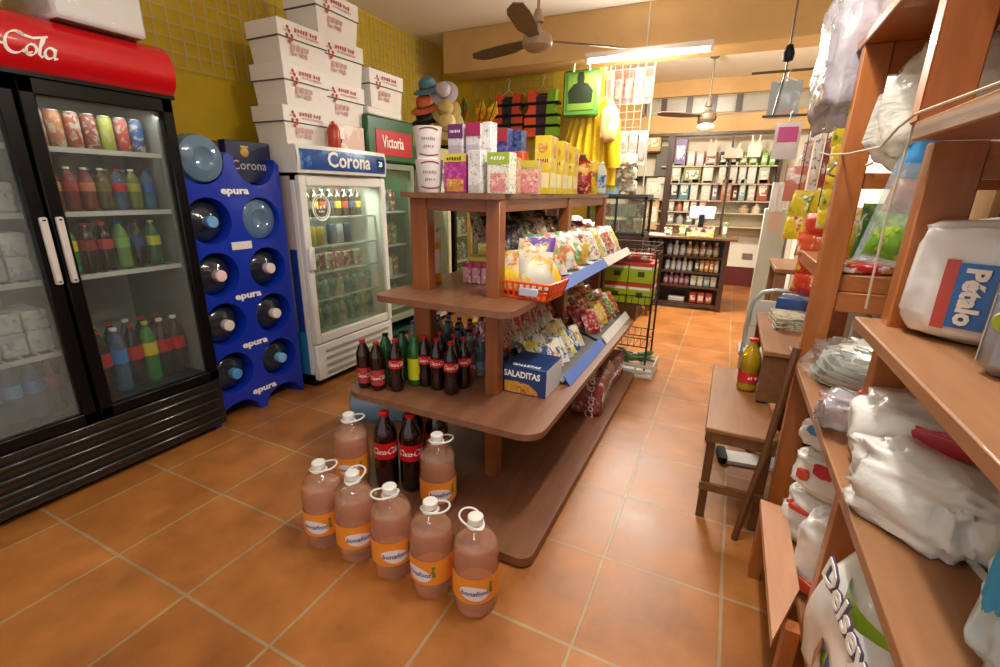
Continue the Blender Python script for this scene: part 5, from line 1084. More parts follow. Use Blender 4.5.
# ================================================================ COUNTER
CY = 5.5
ct = thing('shop_counter', 'dark wooden shop counter with open shelves facing the aisle', 'counter', (0, 0, 0))
cx0, cx1 = .62, 2.44
zc = [.06, .3, .48, .67, .86]
obj('worktop', MB().box((cx0 - .04, CY - .06, .87), (cx1 + .08, CY + .5, .905), bev=.008), wood('#4a3320', '#6e5236', .35, 'X'), ct)
obj('back_panel', MB().box((cx0, CY + .3, .05), (cx1, CY + .32, .87)), DKWOOD, ct)
for x in (cx0, 1.62, cx1 - .06): obj('side_panel', MB().box((x, CY, 0), (x + .06, CY + .34, .87), bev=.003), DKWOODZ, ct)
for z in (.05, .27, .45, .64): obj('shelf', MB().box((cx0 + .06, CY + .01, z), (cx1 - .06, CY + .3, z + .022)), DKWOOD, ct)
def shelf_row(name, cat, z, x0, x1, y, items, where, h, kind='bottle'):
    n = len(items)
    for i, (c, d) in enumerate(items):
        x = x0 + (x1 - x0) * (i + .5) / n; r = (x1 - x0) / n * .44
        lb = f'{d} {cat}, {ORD[i]} from the case side, {where}'
        if kind == 'bottle': t = obj(name, lambda: MB().lathe([(0, 0), (r * .9, 0), (r, .01), (r, h * .62), (r * .8, h * .7), (r * .42, h * .76), (r * .42, h * .8)], 12).lathe([(r * .5, h * .79), (r * .5, h), (0, h)], 10, 1).lathe([(r * 1.02, h * .15), (r * 1.02, h * .5)], 12, 2, cap=False), [plain(c, .3), plain('#e0dcd6' if i % 2 else '#3a3a44', .4), printed('#e4e0d8', c, scale=30., seed=i % 3)], None, (x, y, z), key='sb%s%.3f%.3f%d' % (name, r, h, i % 3) + c)
        elif kind == 'pack': t = obj(name, lambda: MB().box((-r, -.05, 0), (r, .05, h), bev=.006).box((-r * .7, -.052, h * .25), (r * .7, -.05, h * .7), 1), [plain(c, .4, var=.1), printed('#e8e2d8', c, scale=24., seed=i % 3)], None, (x, y, z), key='sp%s%.3f%.3f' % (name, r, h) + c)
        tag(t, lb, cat, f'{cat}s {where}')
yb = CY + .13
shelf_row('shampoo_bottle', 'bottle', .663, 1.16, 1.6, yb, [('#4f8fb8', 'blue'), ('#3f7fb0', 'deep blue'), ('#4a86b4', 'blue'), ('#b9c4c6', 'white'), ('#7fa6bc', 'pale blue'), ('#6f9cb4', 'grey blue')], 'top counter shelf, near bay', .17)
shelf_row('lotion_bottle', 'bottle', .663, 1.72, 2.34, yb, [('#a9a4b4', 'lilac'), ('#c4c0cc', 'pale lilac'), ('#b4aebc', 'lilac grey'), ('#a8783c', 'amber'), ('#a06a30', 'amber brown'), ('#a87a40', 'tan'), ('#9a6a34', 'brown'), ('#b0803c', 'golden')], 'top counter shelf, far bay', .17)
shelf_row('soap_carton', 'carton', .473, 1.2, 1.6, yb, [('#d2cfa0', 'cream yellow'), ('#d6d08a', 'yellow'), ('#c9ccb0', 'pale green'), ('#3a5a4a', 'dark green')], 'second counter shelf, near bay', .14, 'pack')
shelf_row('lotion_bottle', 'bottle', .473, 1.72, 2.06, yb, [('#d6d4d6', 'white'), ('#c9c8d0', 'pearl'), ('#d0ccd6', 'pale lilac'), ('#d9d9dc', 'white'), ('#cfd0d8', 'pale grey')], 'second counter shelf, middle', .155)
shelf_row('cream_pack', 'pack', .473, 2.08, 2.36, yb, [('#6a5030', 'brown'), ('#a88a4a', 'tan'), ('#c9742a', 'orange'), ('#c9742c', 'deep orange'), ('#c4b894', 'cream')], 'second counter shelf, far bay', .15, 'pack')
shelf_row('cleaner_bottle', 'bottle', .293, 1.16, 1.6, yb, [('#8a9a3a', 'olive'), ('#a3b04a', 'lime'), ('#b0a83a', 'mustard'), ('#8f9a3c', 'olive green'), ('#6a6a30', 'dark olive')], 'third counter shelf, near bay', .15)
shelf_row('shampoo_bottle', 'bottle', .293, 1.72, 2.04, yb, [('#c2608e', 'pink'), ('#b85a8a', 'pink'), ('#c06a94', 'rose'), ('#b4568a', 'deep pink'), ('#c9709c', 'pale pink')], 'third counter shelf, middle', .15)
shelf_row('diaper_pack', 'pack', .293, 2.05, 2.36, yb, [('#cfd4cc', 'white'), ('#c4cfc8', 'pale mint'), ('#7fb0a8', 'teal'), ('#cfd2c8', 'white green')], 'third counter shelf, far bay', .13, 'pack')
shelf_row('napkin_pack', 'pack', .073, 1.8, 2.02, yb, [('#d9d6d2', 'flat white')], 'bottom counter shelf', .06, 'pack')
shelf_row('snack_pack', 'pack', .073, 2.06, 2.34, yb, [('#b8422c', 'red'), ('#c4604a', 'salmon'), ('#b84a34', 'brick red')], 'bottom counter shelf, far bay', .14, 'pack')
# on the counter
t = thing('cash_register', 'grey register with a raised screen on the counter', 'cash register', (2.08, CY + .16, .906)); obj('base', MB().box((-.16, -.12, 0), (.16, .14, .1), bev=.01), plain('#4a4644', .5), t); obj('screen', MB().box((-.15, .02, .2), (.15, .06, .36), bev=.01), plain('#a39cae', .4), t, rot=(R(-10), 0, 0)); obj('stand', MB().box((-.03, .03, .08), (.03, .06, .25)), BLACKM, t)
for i, (x, y, w_, h, c, lb) in enumerate(((1.9, .0, .1, .12, '#8a9a3a', 'lime candy box at the counter front'), (2.05, -.03, .13, .1, '#b83a2c', 'red candy tray on the counter'), (2.2, -.03, .1, .12, '#c94a2c', 'orange red candy box on the counter'), (2.1, -.045, .3, .05, '#d6b52a', 'low yellow candy tray along the counter edge'), (1.72, .02, .1, .09, '#6a6458', 'grey tin on the counter'), (2.36, .1, .05, .17, '#6a8a5a', 'green slim carton at the counter end'))):
    t = thing('candy_box', lb, 'box', (x, CY + y + (.05 if i != 3 else 0), .906), 0, 'small boxes on the counter'); obj('box_body', MB().box((-w_ / 2, 0, 0), (w_ / 2, .035 if i != 3 else .04, h), bev=.003), printed(c, '#e8d8a8', scale=22.), t); obj('front_print', MB().box((-w_ * .35, -.0015, h * .2), (w_ * .35, 0, h * .7)), printed('#e8e0c8', c, scale=40.), t)
o = obj('paper_sheet', MB().box((-.2, -.12, 0), (.2, .12, .004)), plain('#e0dcd2', .6), None, (1.5, CY + .1, .9055)); tag(o, 'white papers lying on the counter top', 'paper')
# stool in front of the counter
t = thing('bar_stool', 'brown wooden stool with a low back beside the counter and wire stand', 'stool', (1.52, 5.05, 0)); BW = wood('#5a3418', '#7a4a24', .45, 'Z')
for x in (-.13, .13):
    for y in (-.13, .13): obj('leg', MB().box((x - .015, y - .015, 0), (x + .015, y + .015, .46 if y < 0 else .78)), BW, t)
obj('seat', MB().box((-.16, -.16, .44), (.16, .16, .47), bev=.008), BW, t); obj('backrest', MB().box((-.14, .12, .64), (.14, .14, .76), bev=.006), BW, t)
for z in (.15, .28): obj('stretcher', MB().box((-.13, -.138, z), (.13, -.122, z + .025)), BW, t)
# ================================================================ SHELVES BEHIND THE COUNTER
sb = thing('goods_shelving', 'tall pale shelving with dark posts full of goods behind the counter', 'shelf', (0, 0, 0))
YB = 7.3
obj('back_board', MB().box((.9, YF - .06, .8), (2.95, YF - .04, 2.27)), plain('#d9cdb4', .6), sb)
obj('top_rail', MB().box((.86, YB - .02, 2.235), (2.95, YB + .03, 2.275)), DKWOOD, sb)
for px in (669, 729): x = aty(px, 170, YB).x; w_ = .045 if px < 700 else .015; obj('post', MB().box((x - w_, YB - .02, .0), (x + w_, YB + .03, 2.24)), DKWOODZ, sb)
obj('post', MB().box((2.9, YB, 0), (2.95, YF - .04, 2.24)), DKWOODZ, sb); obj('post', MB().box((.86, YB, 0), (.92, YF - .04, 2.24)), DKWOODZ, sb)
zr = [aty(720, y, YB).z for y in (165.5, 183.5, 200.5, 212.5, 226)]
for z in zr: obj('shelf_board', MB().box((1.32, YB, z - .018), (2.9, YF - .06, z)), plain('#b9ad94', .5), sb)
zl = [aty(655, y, YB).z for y in (151, 176, 200, 230)]
for z in zl: obj('shelf_board', MB().box((.92, YB, z - .018), (1.28, YF - .06, z)), DKWOOD, sb)
def X7(px): return aty(px, 170, YB + .1).x
def far_item(name, cat, row, px0, px1, hpx, c, label, kind='pack', c2=None):
    z = zr[row] if row >= 0 else zl[-row - 1]; x0, x1 = X7(px0), X7(px1); h = hpx * .0193; w_ = (x1 - x0) / 2 - .004
    if kind == 'pack': m = MB().box((-w_, -.07, 0), (w_, .08, h), bev=.008).box((-w_ * .7, -.073, h * .25), (w_ * .7, -.07, h * .75), 1)
    else: m = MB().lathe([(0, 0), (w_ * .9, 0), (w_, .01), (w_, h * .6), (w_ * .5, h * .78), (w_ * .5, h), (0, h)], 12)
    ms = [plain(c, .45, var=.1), printed(c2 or '#e8e2d4', c, scale=20.)] if kind == 'pack' else plain(c, .35)
    o = obj(name, m, ms, None, ((x0 + x1) / 2, YB + .1, z)); tag(o, label, cat, 'goods on the shelves behind the counter')
RW = ['top', 'second', 'third', 'fourth', 'lowest']
rows_far = [
    [(673, 685, 20, '#7a6a94', 'purple'), (686, 694, 11, '#c9b9a9', 'beige'), (695, 703, 11, '#d0a9a0', 'pinkish'), (704, 716, 10, '#b87a74', 'rose'), (718, 726, 10, '#1f4a34', 'dark green'), (727, 736, 10, '#22503a', 'deep green'), (738, 746, 9, '#8a9a2a', 'olive lime'), (747, 756, 9, '#86a82c', 'lime'), (759, 766, 9, '#7fb03a', 'bright lime'), (767, 774, 10, '#6fa83c', 'grass green')],
    [(672, 682, 15, '#b9a98a', 'tan'), (684, 702, 13, '#8a8450', 'olive'), (703, 714, 15, '#d6cfbc', 'ivory'), (719, 727, 16, '#d9d4cc', 'white oval'), (728, 738, 16, '#d2d0c8', 'white'), (739, 747, 15, '#c9c9c4', 'silver white'), (748, 757, 15, '#dad6ce', 'bright white'), (759, 770, 12, '#b9bfa8', 'sage')],
    [(673, 681, 15, '#4a4a54', 'charcoal'), (682, 692, 15, '#5a8a9a', 'teal blue'), (693, 701, 16, '#d2d2ca', 'white'), (704, 714, 15, '#cfd0c4', 'ivory white'), (715, 721, 12, '#8a7a9a', 'violet'), (724, 735, 16, '#d0846a', 'salmon'), (736, 741, 10, '#5a4034', 'brown'), (742, 749, 16, '#8fb4b4', 'aqua'), (751, 759, 12, '#c4bfb0', 'beige'), (760, 772, 16, '#9a4a34', 'rust')],
    [(673, 679, 9, '#b9b4b0', 'grey'), (681, 687, 8, '#c9786a', 'coral'), (688, 694, 9, '#c9c0b0', 'cream'), (695, 702, 9, '#a8a49a', 'stone'), (704, 711, 9, '#cf8a94', 'pink'), (744, 756, 6, '#b9a488', 'sand'), (758, 768, 7, '#d2c8b4', 'pale')],
    [(673, 680, 9, '#8a8a84', 'grey'), (682, 690, 8, '#a8a8a0', 'light grey'), (692, 700, 9, '#6a6a60', 'dark grey'), (702, 711, 10, '#c9bfae', 'cream')]]
for r_, its in enumerate(rows_far):
    for i, (a, b, h, c, n_) in enumerate(its):
        far_item('product_box' if h > 9 else 'product_jar', 'box' if h > 9 else 'jar', r_, a, b, h, c, f'{n_} package, {ORD[i]} from the dark post on the {RW[r_]} shelf behind the counter', 'pack' if h > 8 else 'jar')
for i, (a, b, c, lb) in enumerate(((644, 659, '#c09a5c', 'plain cardboard carton in the top compartment next to the dark post'), (648, 667, '#c9c0b0', 'pale carton with a blue corner in the third compartment next to the dark post'), (646, 654, '#b39a6a', 'upright tan carton in the lowest compartment next to the dark post'), (655, 664, '#c4a878', 'second upright tan carton in the lowest compartment'))):
    far_item('cardboard_box', 'box', (-1, -3, -4, -4)[i], a, b, (14, 18, 24, 26)[i], c, lb)
o = obj('metal_cabinet', MB().box((-.1, -.05, 0), (.1, .05, .44), bev=.005), plain('#5a554a', .5), None, (aty(661, 170, YB).x, YB + .12, zl[1] + .0005)); tag(o, 'dark grey upright case in the second compartment next to the dark post', 'case')
for i, (a, b, y0, y1) in enumerate(((707, 716, 139, 156), (724, 742, 143, 158), (747, 760, 135, 157))):
    p = aty((a + b) / 2, y1, YB - .04); top = aty((a + b) / 2, y0, YB - .04).z; h = top - p.z; w_ = X7(b) - X7(a)
    t = thing('undershirt', f'white undershirt hanging {ORD[i]} from the dark post behind the counter', 'undershirt', p, 0, 'undershirts hanging behind the counter')
    obj('cloth', MB().prism([(-w_ / 2, 0), (w_ / 2, 0), (w_ / 2, h * .5), (w_ * .32, h * .68), (w_ * .36, h), (w_ * .24, h), (w_ * .14, h * .7), (0, h * .62), (-w_ * .14, h * .7), (-w_ * .24, h), (-w_ * .36, h), (-w_ * .32, h * .68), (-w_ / 2, h * .5)], -.008, .008, X=TX((0, 0, 0), (PI / 2, 0, 0))), plain('#d6d0c2', .7, bump=.2), t)
for i, (px, py, w_, h, c) in enumerate(((748, 223, .1, .06, '#8a4a34'), (745, 209, .16, .07, '#c9b08a'), (747, 256, .07, .04, '#7a6a58'))):
    p = aty(px, py, YF - .02); o = obj('notice_sign', MB().box((-w_, -.01, -h), (w_, .01, h)), plain(c, .5), None, p); tag(o, f'small {("red brown", "tan", "grey")[i]} sign on the white back wall by the doorway', 'sign', 'small signs on the back wall')
# ================================================================ SHELVING ALONG THE RIGHT WALL
RX0, RX1 = 2.71, 3.26
rs = thing('storage_rack', 'orange brown wooden shelving rack along the bright wall', 'shelf', (0, 0, 0))
OW = wood('#94511f', '#b4682e', .42, 'Y'); OWZ = wood('#90501f', '#b0662e', .42, 'Z'); OWX = wood('#90501f', '#b0662e', .42, 'X'); TANW = wood('#8a5c3a', '#a5744c', .5, 'Y', 7.)
def sboard(y0, y1, ztop, th=.028, x0=RX0, m=TANW): return obj('shelf_board', MB().box((x0, y0, ztop - th), (RX1, y1, ztop), bev=.003), m, rs)
sboard(-1.0, 1.45, 1.88, .03, m=OW)
sboard(-1.0, .53, 1.535, .035)
sboard(-1.0, .62, 1.125, .028)
sboard(-1.0, 1.47, .80, .028, 2.705)
sboard(-1.0, 1.3, .215, .028, 2.76)
sboard(1.30, 2.1, 1.13, .06, 2.76, m=OW)
sboard(1.47, 2.1, .70, .03, 2.9)
for (x0, x1) in ((2.715, 2.79), (3.17, 3.25)):
    obj('post', MB().box((x0, 1.27, 0), (x1, 1.32, 1.85), bev=.003), OWZ, rs)
obj('post', MB().box((2.712, .53, 1.535), (2.79, .58, 2.3), bev=.003), OWZ, rs)
obj('post', MB().box((2.752, .54, .215), (2.835, .59, 1.5), bev=.003), OWZ, rs)
obj('post', MB().box((3.17, .54, 0), (3.25, .59, 2.3), bev=.003), OWZ, rs)
obj('rail', MB().box((2.79, 1.28, 1.76), (3.17, 1.31, 1.85), bev=.002), OWX, rs)
obj('rail', MB().box((2.79, 1.28, 1.0), (3.17, 1.31, 1.07), bev=.002), OWX, rs)
obj('rail', MB().box((2.79, 1.28, 1.42), (3.17, 1.31, 1.47), bev=.002), OWX, rs)
obj('rail', MB().box((2.83, .55, 1.43), (3.17, .58, 1.5), bev=.002), OWX, rs)
obj('rail', MB().box((2.8, .55, 1.78), (3.17, .58, 1.85), bev=.002), OWX, rs)
obj('post', MB().box((2.91, 2.0, 0), (2.99, 2.06, 1.07), bev=.003), OWZ, rs)
o = obj('plank', MB().prism([(2.66, 1.06), (2.66, .42), (2.742, .64), (2.742, 1.04)][::1], .282, .31), wood('#b07a5a', '#c69270', .5, 'Y', 6.), None); tag(o, 'pale pink wooden plank with slanted end before the lowest rack board', 'plank')
obj('support', MB().box((2.662, 1.0, .0), (2.70, 1.04, .282)), OWZ, o); obj('support', MB().box((2.70, .5, 0), (2.735, .54, .282)), OWZ, o)
# wooden screen and door behind the rack
sc = thing('wooden_screen', 'tan vertical board screen with dark gaps behind the rack', 'screen', (3.31, 0, 0)); SCW = wood('#b08a5c', '#c9a678', .6, 'Z', 5.)
obj('backing', MB().box((.04, .2, .02), (.06, 3.2, 2.0)), plain('#2a1d14', .7), sc)
for k in range(10): y = .3 + k * .3; obj('board', MB().box((0, y, .0), (.035, y + .19, 1.98), bev=.004), SCW, sc)
# ---- plastic goods helpers
def film(hz=.75, tint='#f4f4f2', col='#e9e8e4', bump=.5, sc_=16.): return clear(tint, col, hz, .12, 1.4, bump, sc_)
WBAG = plain('#e4e2de', .3, var=.04, bump=.5, scale=22., coat=.3)
# towel pack
t = thing('paper_towel_pack', 'large white paper towel pack with blue and red panel on the rack', 'paper pack', (2.995, .50, 1.127), R(-31))
def roundpack(lx, ly, lz, seed, k=.02):
    return MB().blob(lx, ly, lz, seed, .05, 2.5, sq=.28, nu=40, nv=26)
obj('pack_film', roundpack(.21, .15, .115, 3), plain('#e9e8e8', .22, var=.05, bump=.35, scale=14., coat=.5), t, smooth=60)
pb = obj('brand_panel', MB().grid(lambda u, v: (-.127 + .055 * u, -.1575 - .0025 * math.sin(PI * v), .035 + .12 * v), 4, 6).grid(lambda u, v: (-.146 + .02 * u, -.1585 - .002 * math.sin(PI * v), .03 + .13 * v), 2, 6, 1), [plain('#2a6fc0', .3), plain('#c0483c', .3)], t)
text('Pétalo', .042, (-.1, -.164, .095), (PI / 2, PI / 2, 0), WHITEINK, pb, bold=.002)
obj('top_print', MB().prism([(-.16, -.08), (-.02, -.1), (.1, -.06), (.02, -.02), (-.1, .0)], .2235, .2275), plain('#3a58a8', .3), t); obj('top_print', MB().prism([(-.03, -.07), (.04, -.085), (.03, -.06), (-.01, -.05)], .2275, .2285), plain('#b83a44', .3), t)
obj('side_print', MB().box((-.212, -.09, .12), (-.209, .02, .17), bev=.001), plain('#5a6a8a', .4), t)
# tissue packs at the frame edge
for i, (x, y, rz, lb) in enumerate(((2.895, .25, -35, 'grey and red tissue pack with a green seal in front of the paper towels'), (2.9, .06, -30, 'second grey and red tissue pack, closer to the shelf front end'))):
    t = thing('tissue_pack', lb, 'tissue pack', (x, y, 1.127), R(rz), 'grey tissue packs on the middle rack shelf')
    obj('pack', MB().box((-.085, -.06, 0), (.12, .08, .145), bev=.02), plain('#9aa0ae', .35, var=.1), t); obj('red_print', MB().prism([(-.02, .08), (.06, .11), (.115, .09), (.115, .03), (.04, .06)], 0, .002, X=TX((0, -.0605, 0), (PI / 2, 0, 0))), plain('#b8202c', .35), t)
    obj('end_panel', MB().box((-.0865, -.042, .018), (-.085, .062, .127)), plain('#cfc9c2', .35), t)
    obj('seal', MB().lathe([(.018, 0), (.016, .004), (0, .005)], 14, X=TX((-.06, -.061, .09), (PI / 2, 0, 0))), plain('#a9b82a', .4), t)
# white sack hanging from the top board, bag bundle, clear decorated bag
t = thing('plastic_bag', 'white translucent plastic sack hanging at the end of the top rack board', 'plastic bag', (2.71, 1.5, 1.64), R(10))
obj('sack', MB().blob(.085, .13, .22, 8, .22, 1.8, nu=40, nv=30, flat=False), clear('#f0eff2', '#b4afba', .7, .25, 1.3, .7, 9.), t, smooth=70); obj('knot', MB().tube([(0, 0, .46), (.02, -.05, .38), (.03, -.1, .3)], [.03, .02, .012], 8), clear('#f0eff2', '#e8e4ea', .8, .2, 1.4), t)
obj('green_print', MB().blob(.02, .02, .012, 2, .1, flat=False), plain('#2f8a3a', .4), t, loc=(.01, -.12, .02))
t = thing('plastic_bag', 'bundle of white plastic film hanging between the rack posts under the top board', 'plastic bag', (2.96, 1.1, 1.46), R(-20)); obj('film', MB().blob(.2, .1, .17, 12, .2, 2., nu=40, nv=28, flat=False), clear('#f2f2ee', '#e4e2da', .7, .2, 1.4, .6, 12.), t, smooth=70); obj('tie', MB().tube([(0, 0, .3), (.02, 0, .39)], .008, 6), plain('#d9d4c4', .6), t)
t = thing('snack_bag', 'tall clear bag with blue print above and green leaves below, hung before the rack gap', 'bag', (2.83, 1.05, 1.2), 0, rot=(R(-4), R(9), R(-12)))
obj('bag', MB().pouch(.13, .42, .05, seed=2), clear('#eef4f6', '#d9e4e8', .28, .08, 1.4, .4, 14.), t, smooth=70)
obj('blue_print', MB().pouch(.115, .15, .046, seed=2), printed('#3f93d0', '#e8f0f4', '#2a6fb8', scale=9., rough=.25), t, loc=(0, -.006, .25), smooth=70); obj('green_filling', MB().pouch(.11, .13, .04, seed=1), printed('#6a9a24', '#a9c23a', '#4a7a1c', scale=24.), t, loc=(0, -.004, .02), smooth=70); obj('orange_filling', MB().pouch(.1, .1, .035, seed=0), printed('#b8734a', '#d9b08a', scale=16.), t, loc=(0, -.0, .15), smooth=70)
o = obj('twine', MB().tube([(2.705, -.35, 1.52), (2.702, .1, 1.535), (2.70, .5, 1.545), (2.705, .62, 1.535), (2.74, .9, 1.52), (2.72, 1.2, 1.525), (2.70, 1.45, 1.54), (2.68, 1.62, 1.565)], .0028, 6).tube([(2.72, .58, 1.54), (2.715, .585, 1.35), (2.72, .59, 1.15)], .0025, 6).tube([(2.70, 1.25, 1.5), (2.69, 1.3, 1.47), (2.72, 1.34, 1.46), (2.8, 1.26, 1.5)], .005, 6), plain('#c9bfa8', .7), None); tag(o, 'pale twine strung along the rack between its posts', 'twine')
# packs lying on the shelf beyond the first post
for i, (x, y, z, rz, c, lb) in enumerate(((2.86, 1.4, 1.131, 14, ('#c22a34', '#e8c83a', '#efe6dc'), 'red and yellow packet lying flat at the rack shelf edge'), (3.02, 1.42, 1.131, -8, ('#e0b82a', '#efe8da', '#c23a34'), 'yellow packet lying flat on the rack shelf'), (3.0, 1.62, 1.131, 3, ('#d9d6e0', '#3a4a9a', '#e8e8ee'), 'white and blue packet lying behind the yellow one'))):
    t = thing('flat_packet', lb, 'packet', (x, y, z), R(rz), 'packets lying on the rack shelf'); obj('packet', MB().blob(.1, .075, .018, i, .06, sq=.4), printed(*c, scale=12.), t, smooth=60); obj('crimp', MB().box((-.115, -.06, .014), (-.095, .06, .018)).box((.095, -.06, .014), (.115, .06, .018)), printed(*c, scale=12.), t)
for i, (x, y, w_, h, c, lb) in enumerate(((2.97, 1.75, .16, .24, ('#2f7a3a', '#8ab04a', '#e0e0c8'), 'green standing snack bag on the rack shelf behind the clear bag'), (2.9, 1.95, .15, .22, ('#e0c82a', '#f0ecd8', '#c9742a'), 'yellow standing snack bag on the rack shelf near the second post'), (3.1, 1.95, .15, .25, ('#3a4a8a', '#d9d6d0', '#c23a34'), 'blue standing snack bag at the back of the rack shelf'))):
    pouch('snack_bag', (x, y, 1.131), (R(-8), 0, R(-25)), w_, h, .07, pr(*c, scale=12.), lb, 'snack bag', 'standing bags on the rack shelf', i)
# foil trays, clear orange pack, white bottles on the lower middle board
FOIL = plain('#f0f0ea', .3, .35, bump=.8, scale=30.)
t = thing('foil_tray_pack', 'clear bag of crumpled silver foil trays on the lower rack board', 'foil trays', (2.9, 1.08, .802), R(-25))
for k in range(4): obj('foil_tray', MB().prism(rrect(-.13, -.1, .13, .1, .04), .0, .004).grid(lambda u, v: ((.13 + .035 * v) * math.cos(2 * PI * u) * (1 + .12 * abs(math.sin(2 * PI * u * 2)) ), (.1 + .03 * v) * math.sin(2 * PI * u) * (1 + .12 * abs(math.sin(4 * PI * u))), .004 + .03 * v + .003 * math.sin(60 * u)), 48, 3), FOIL, t, loc=(.008 * k, .01 * k, .002 + .016 * k), rot=(0, R(2 * k), R(9 * k)))
obj('bag', MB().blob(.185, .15, .065, 5, .2, 2.5, nu=40, nv=24), clear('#fbfcfb', '#eef0ee', .14, .1, 1.3, .7, 14.), t, smooth=60); o = obj('trays_top', MB().blob(.12, .1, .035, 9, .3, 3., nu=40, nv=22), FOIL, t, loc=(.02, .03, .07), smooth=50)
t = thing('clear_pack', 'clear soft pack with an orange stripe slumped over the rack board edge', 'pack', (2.76, .72, .8), R(-18)); obj('pack_film', MB().blob(.06, .13, .05, 14, .2, 2., nu=34, nv=22), clear('#eeeef2', '#d2d0da', .5, .12, 1.4, .7, 12.), t, rot=(R(-12), 0, 0), smooth=70)
obj('orange_strip', MB().pouch(.03, .22, .008, seed=1), plain('#d9682c', .4), t, loc=(-.045, .11, .04), rot=(R(75), R(-10), R(5))); obj('red_mark', MB().blob(.02, .012, .006, 3), plain('#d0402c', .4), t, loc=(.035, .05, .085))
for i in range(3): bottle('white_bottle', (2.99 + .09 * i, 1.72 + .06 * i, .701), f'white cleaner bottle, {ORD[i]} from the front post, beyond the foil trays', 'bottle', .24, .038, WHITEP, CAPW, plain(('#d6d2d8', '#c9cfd8', '#d8cfcf')[i], .4), (.3, .6), STRAIGHT, 'white bottles beyond the foil trays')
# big white bags on the lower middle board
def soft(name, label, p, rx, ry, rz_, seed, rot, prints=(), cat='plastic bag', m=None, amp=.13, group=None, sq=.5, tip=0):
    t = thing(name, label, cat, p, R(rot), group)
    obj('bag', MB().blob(rx, ry, rz_, seed, amp, 2.2, nu=44, nv=30, sq=sq), m or WBAG, t, smooth=180)
    for (q, w_, h, c, rr) in prints: obj('print', MB().blob(w_, .006, h, seed, .25, 2., flat=False), plain(c, .35), t, loc=q, rot=(0, 0, R(rr)))
    return t
soft('plastic_bag', 'big white bag bundle with red print below the paper towels', (2.92, .5, .802), .18, .16, .10, 21, -30, (((.0, -.168, .13), .05, .022, '#c23a44', 0), ((.07, -.16, .08), .02, .04, '#c8505a', 0), ((-.03, -.172, .09), .008, .012, '#6a5a9a', 0)))
soft('plastic_bag', 'smooth white bag behind the bundle with red print, under the paper towel shelf', (3.08, .78, .802), .16, .14, .13, 25, 10)
soft('plastic_bag', 'white twisted bag neck lying over the rack board edge above the diaper bag', (2.84, .32, .802), .13, .11, .07, 33, -50, amp=.3)
soft('plastic_bag', 'tall white bag standing close to the shelf end beside the pale blue pack', (3.02, .2, .802), .14, .14, .135, 29, -20, (((-.05, -.13, .2), .035, .05, '#c23a50', -20),))
soft('wipes_pack', 'pale blue pack nearest the viewer on the rack board', (2.885, .0, .802), .10, .11, .095, 37, -25, (((-.09, -.1, .12), .012, .06, '#3a9ac8', -30),), 'pack', plain('#c3dbe6', .3, var=.06, bump=.4, scale=16., coat=.3))
# toilet paper sack on the low board
t = thing('toilet_paper_sack', 'white toilet paper sack with purple-edged lettering on the lowest rack board', 'paper sack', (2.83, .22, .217), 0, rot=(R(-3), R(2), R(-80)))
obj('sack', MB().pouch(.44, .6, .27, seed=1, nu=20, nv=26, wob=.09), plain('#e6e3df', .25, var=.05, bump=.4, scale=14., coat=.4), t, smooth=70)
pp = obj('print', MB().grid(lambda u, v: (-.15 + .3 * u, -.138 + .08 * (2 * u - 1) ** 2, .23 + .2 * v + .05 * u), 10, 6).grid(lambda u, v: (-.10 + .2 * u, -.141 + .08 * (2 * u - 1) ** 2, .29 + .07 * v - .07 * u), 10, 3, 1).grid(lambda u, v: (-.11 + .07 * u, -.143 + .03 * (1 - u), .22 + .08 * v), 4, 4, 2), [printed('#8fae2a', '#c9cf3a', '#5a8a2a', scale=7.), plain('#33468f', .35), plain('#a8622c', .4)], t)
text('Delsey', .074, (.0, -.151, .43), (PI / 2, R(10), 0), plain('#5a4a6e', .4), t, bold=.005); text('Delsey', .074, (-.002, -.154, .432), (PI / 2, R(10), 0), WHITEINK, t, bold=.001)
# sugar and rice bags on the lowest board behind the plank
soft('rice_bag', 'white bag with a round blue print, uppermost of the bags behind the plank', (2.87, 1.02, .58), .13, .1, .05, 41, -40, (((-.06, -.1, .06), .022, .016, '#4a8fc0', 0),), 'bag', group='bags behind the pink plank')
soft('sugar_bag', 'white bag with a red rose print below the blue-printed one', (2.88, 1.0, .43), .135, .11, .075, 44, -38, (((-.02, -.112, .09), .03, .022, '#c03048', 0), ((-.08, -.108, .05), .02, .02, '#c84a3a', 0)), 'bag', group='bags behind the pink plank')
soft('sugar_bag', 'white bag with red swirl print at the bottom of the bags behind the plank', (2.88, 1.02, .217), .14, .12, .105, 46, -36, (((-.06, -.118, .14), .035, .01, '#c83a34', 0), ((-.1, -.1, .1), .014, .03, '#d0542c', 0)), 'bag', group='bags behind the pink plank')
soft('detergent_pouch', 'white soft bag with a red and orange base strip next to the dark rack post', (2.84, .78, .217), .08, .1, .14, 49, -40, (((-.01, -.098, .03), .05, .02, '#c84a2c', 0),), 'bag')
soft('plastic_bag', 'creased white bag between the low post and the toilet paper sack', (2.95, .45, .217), .12, .1, .24, 52, -30)
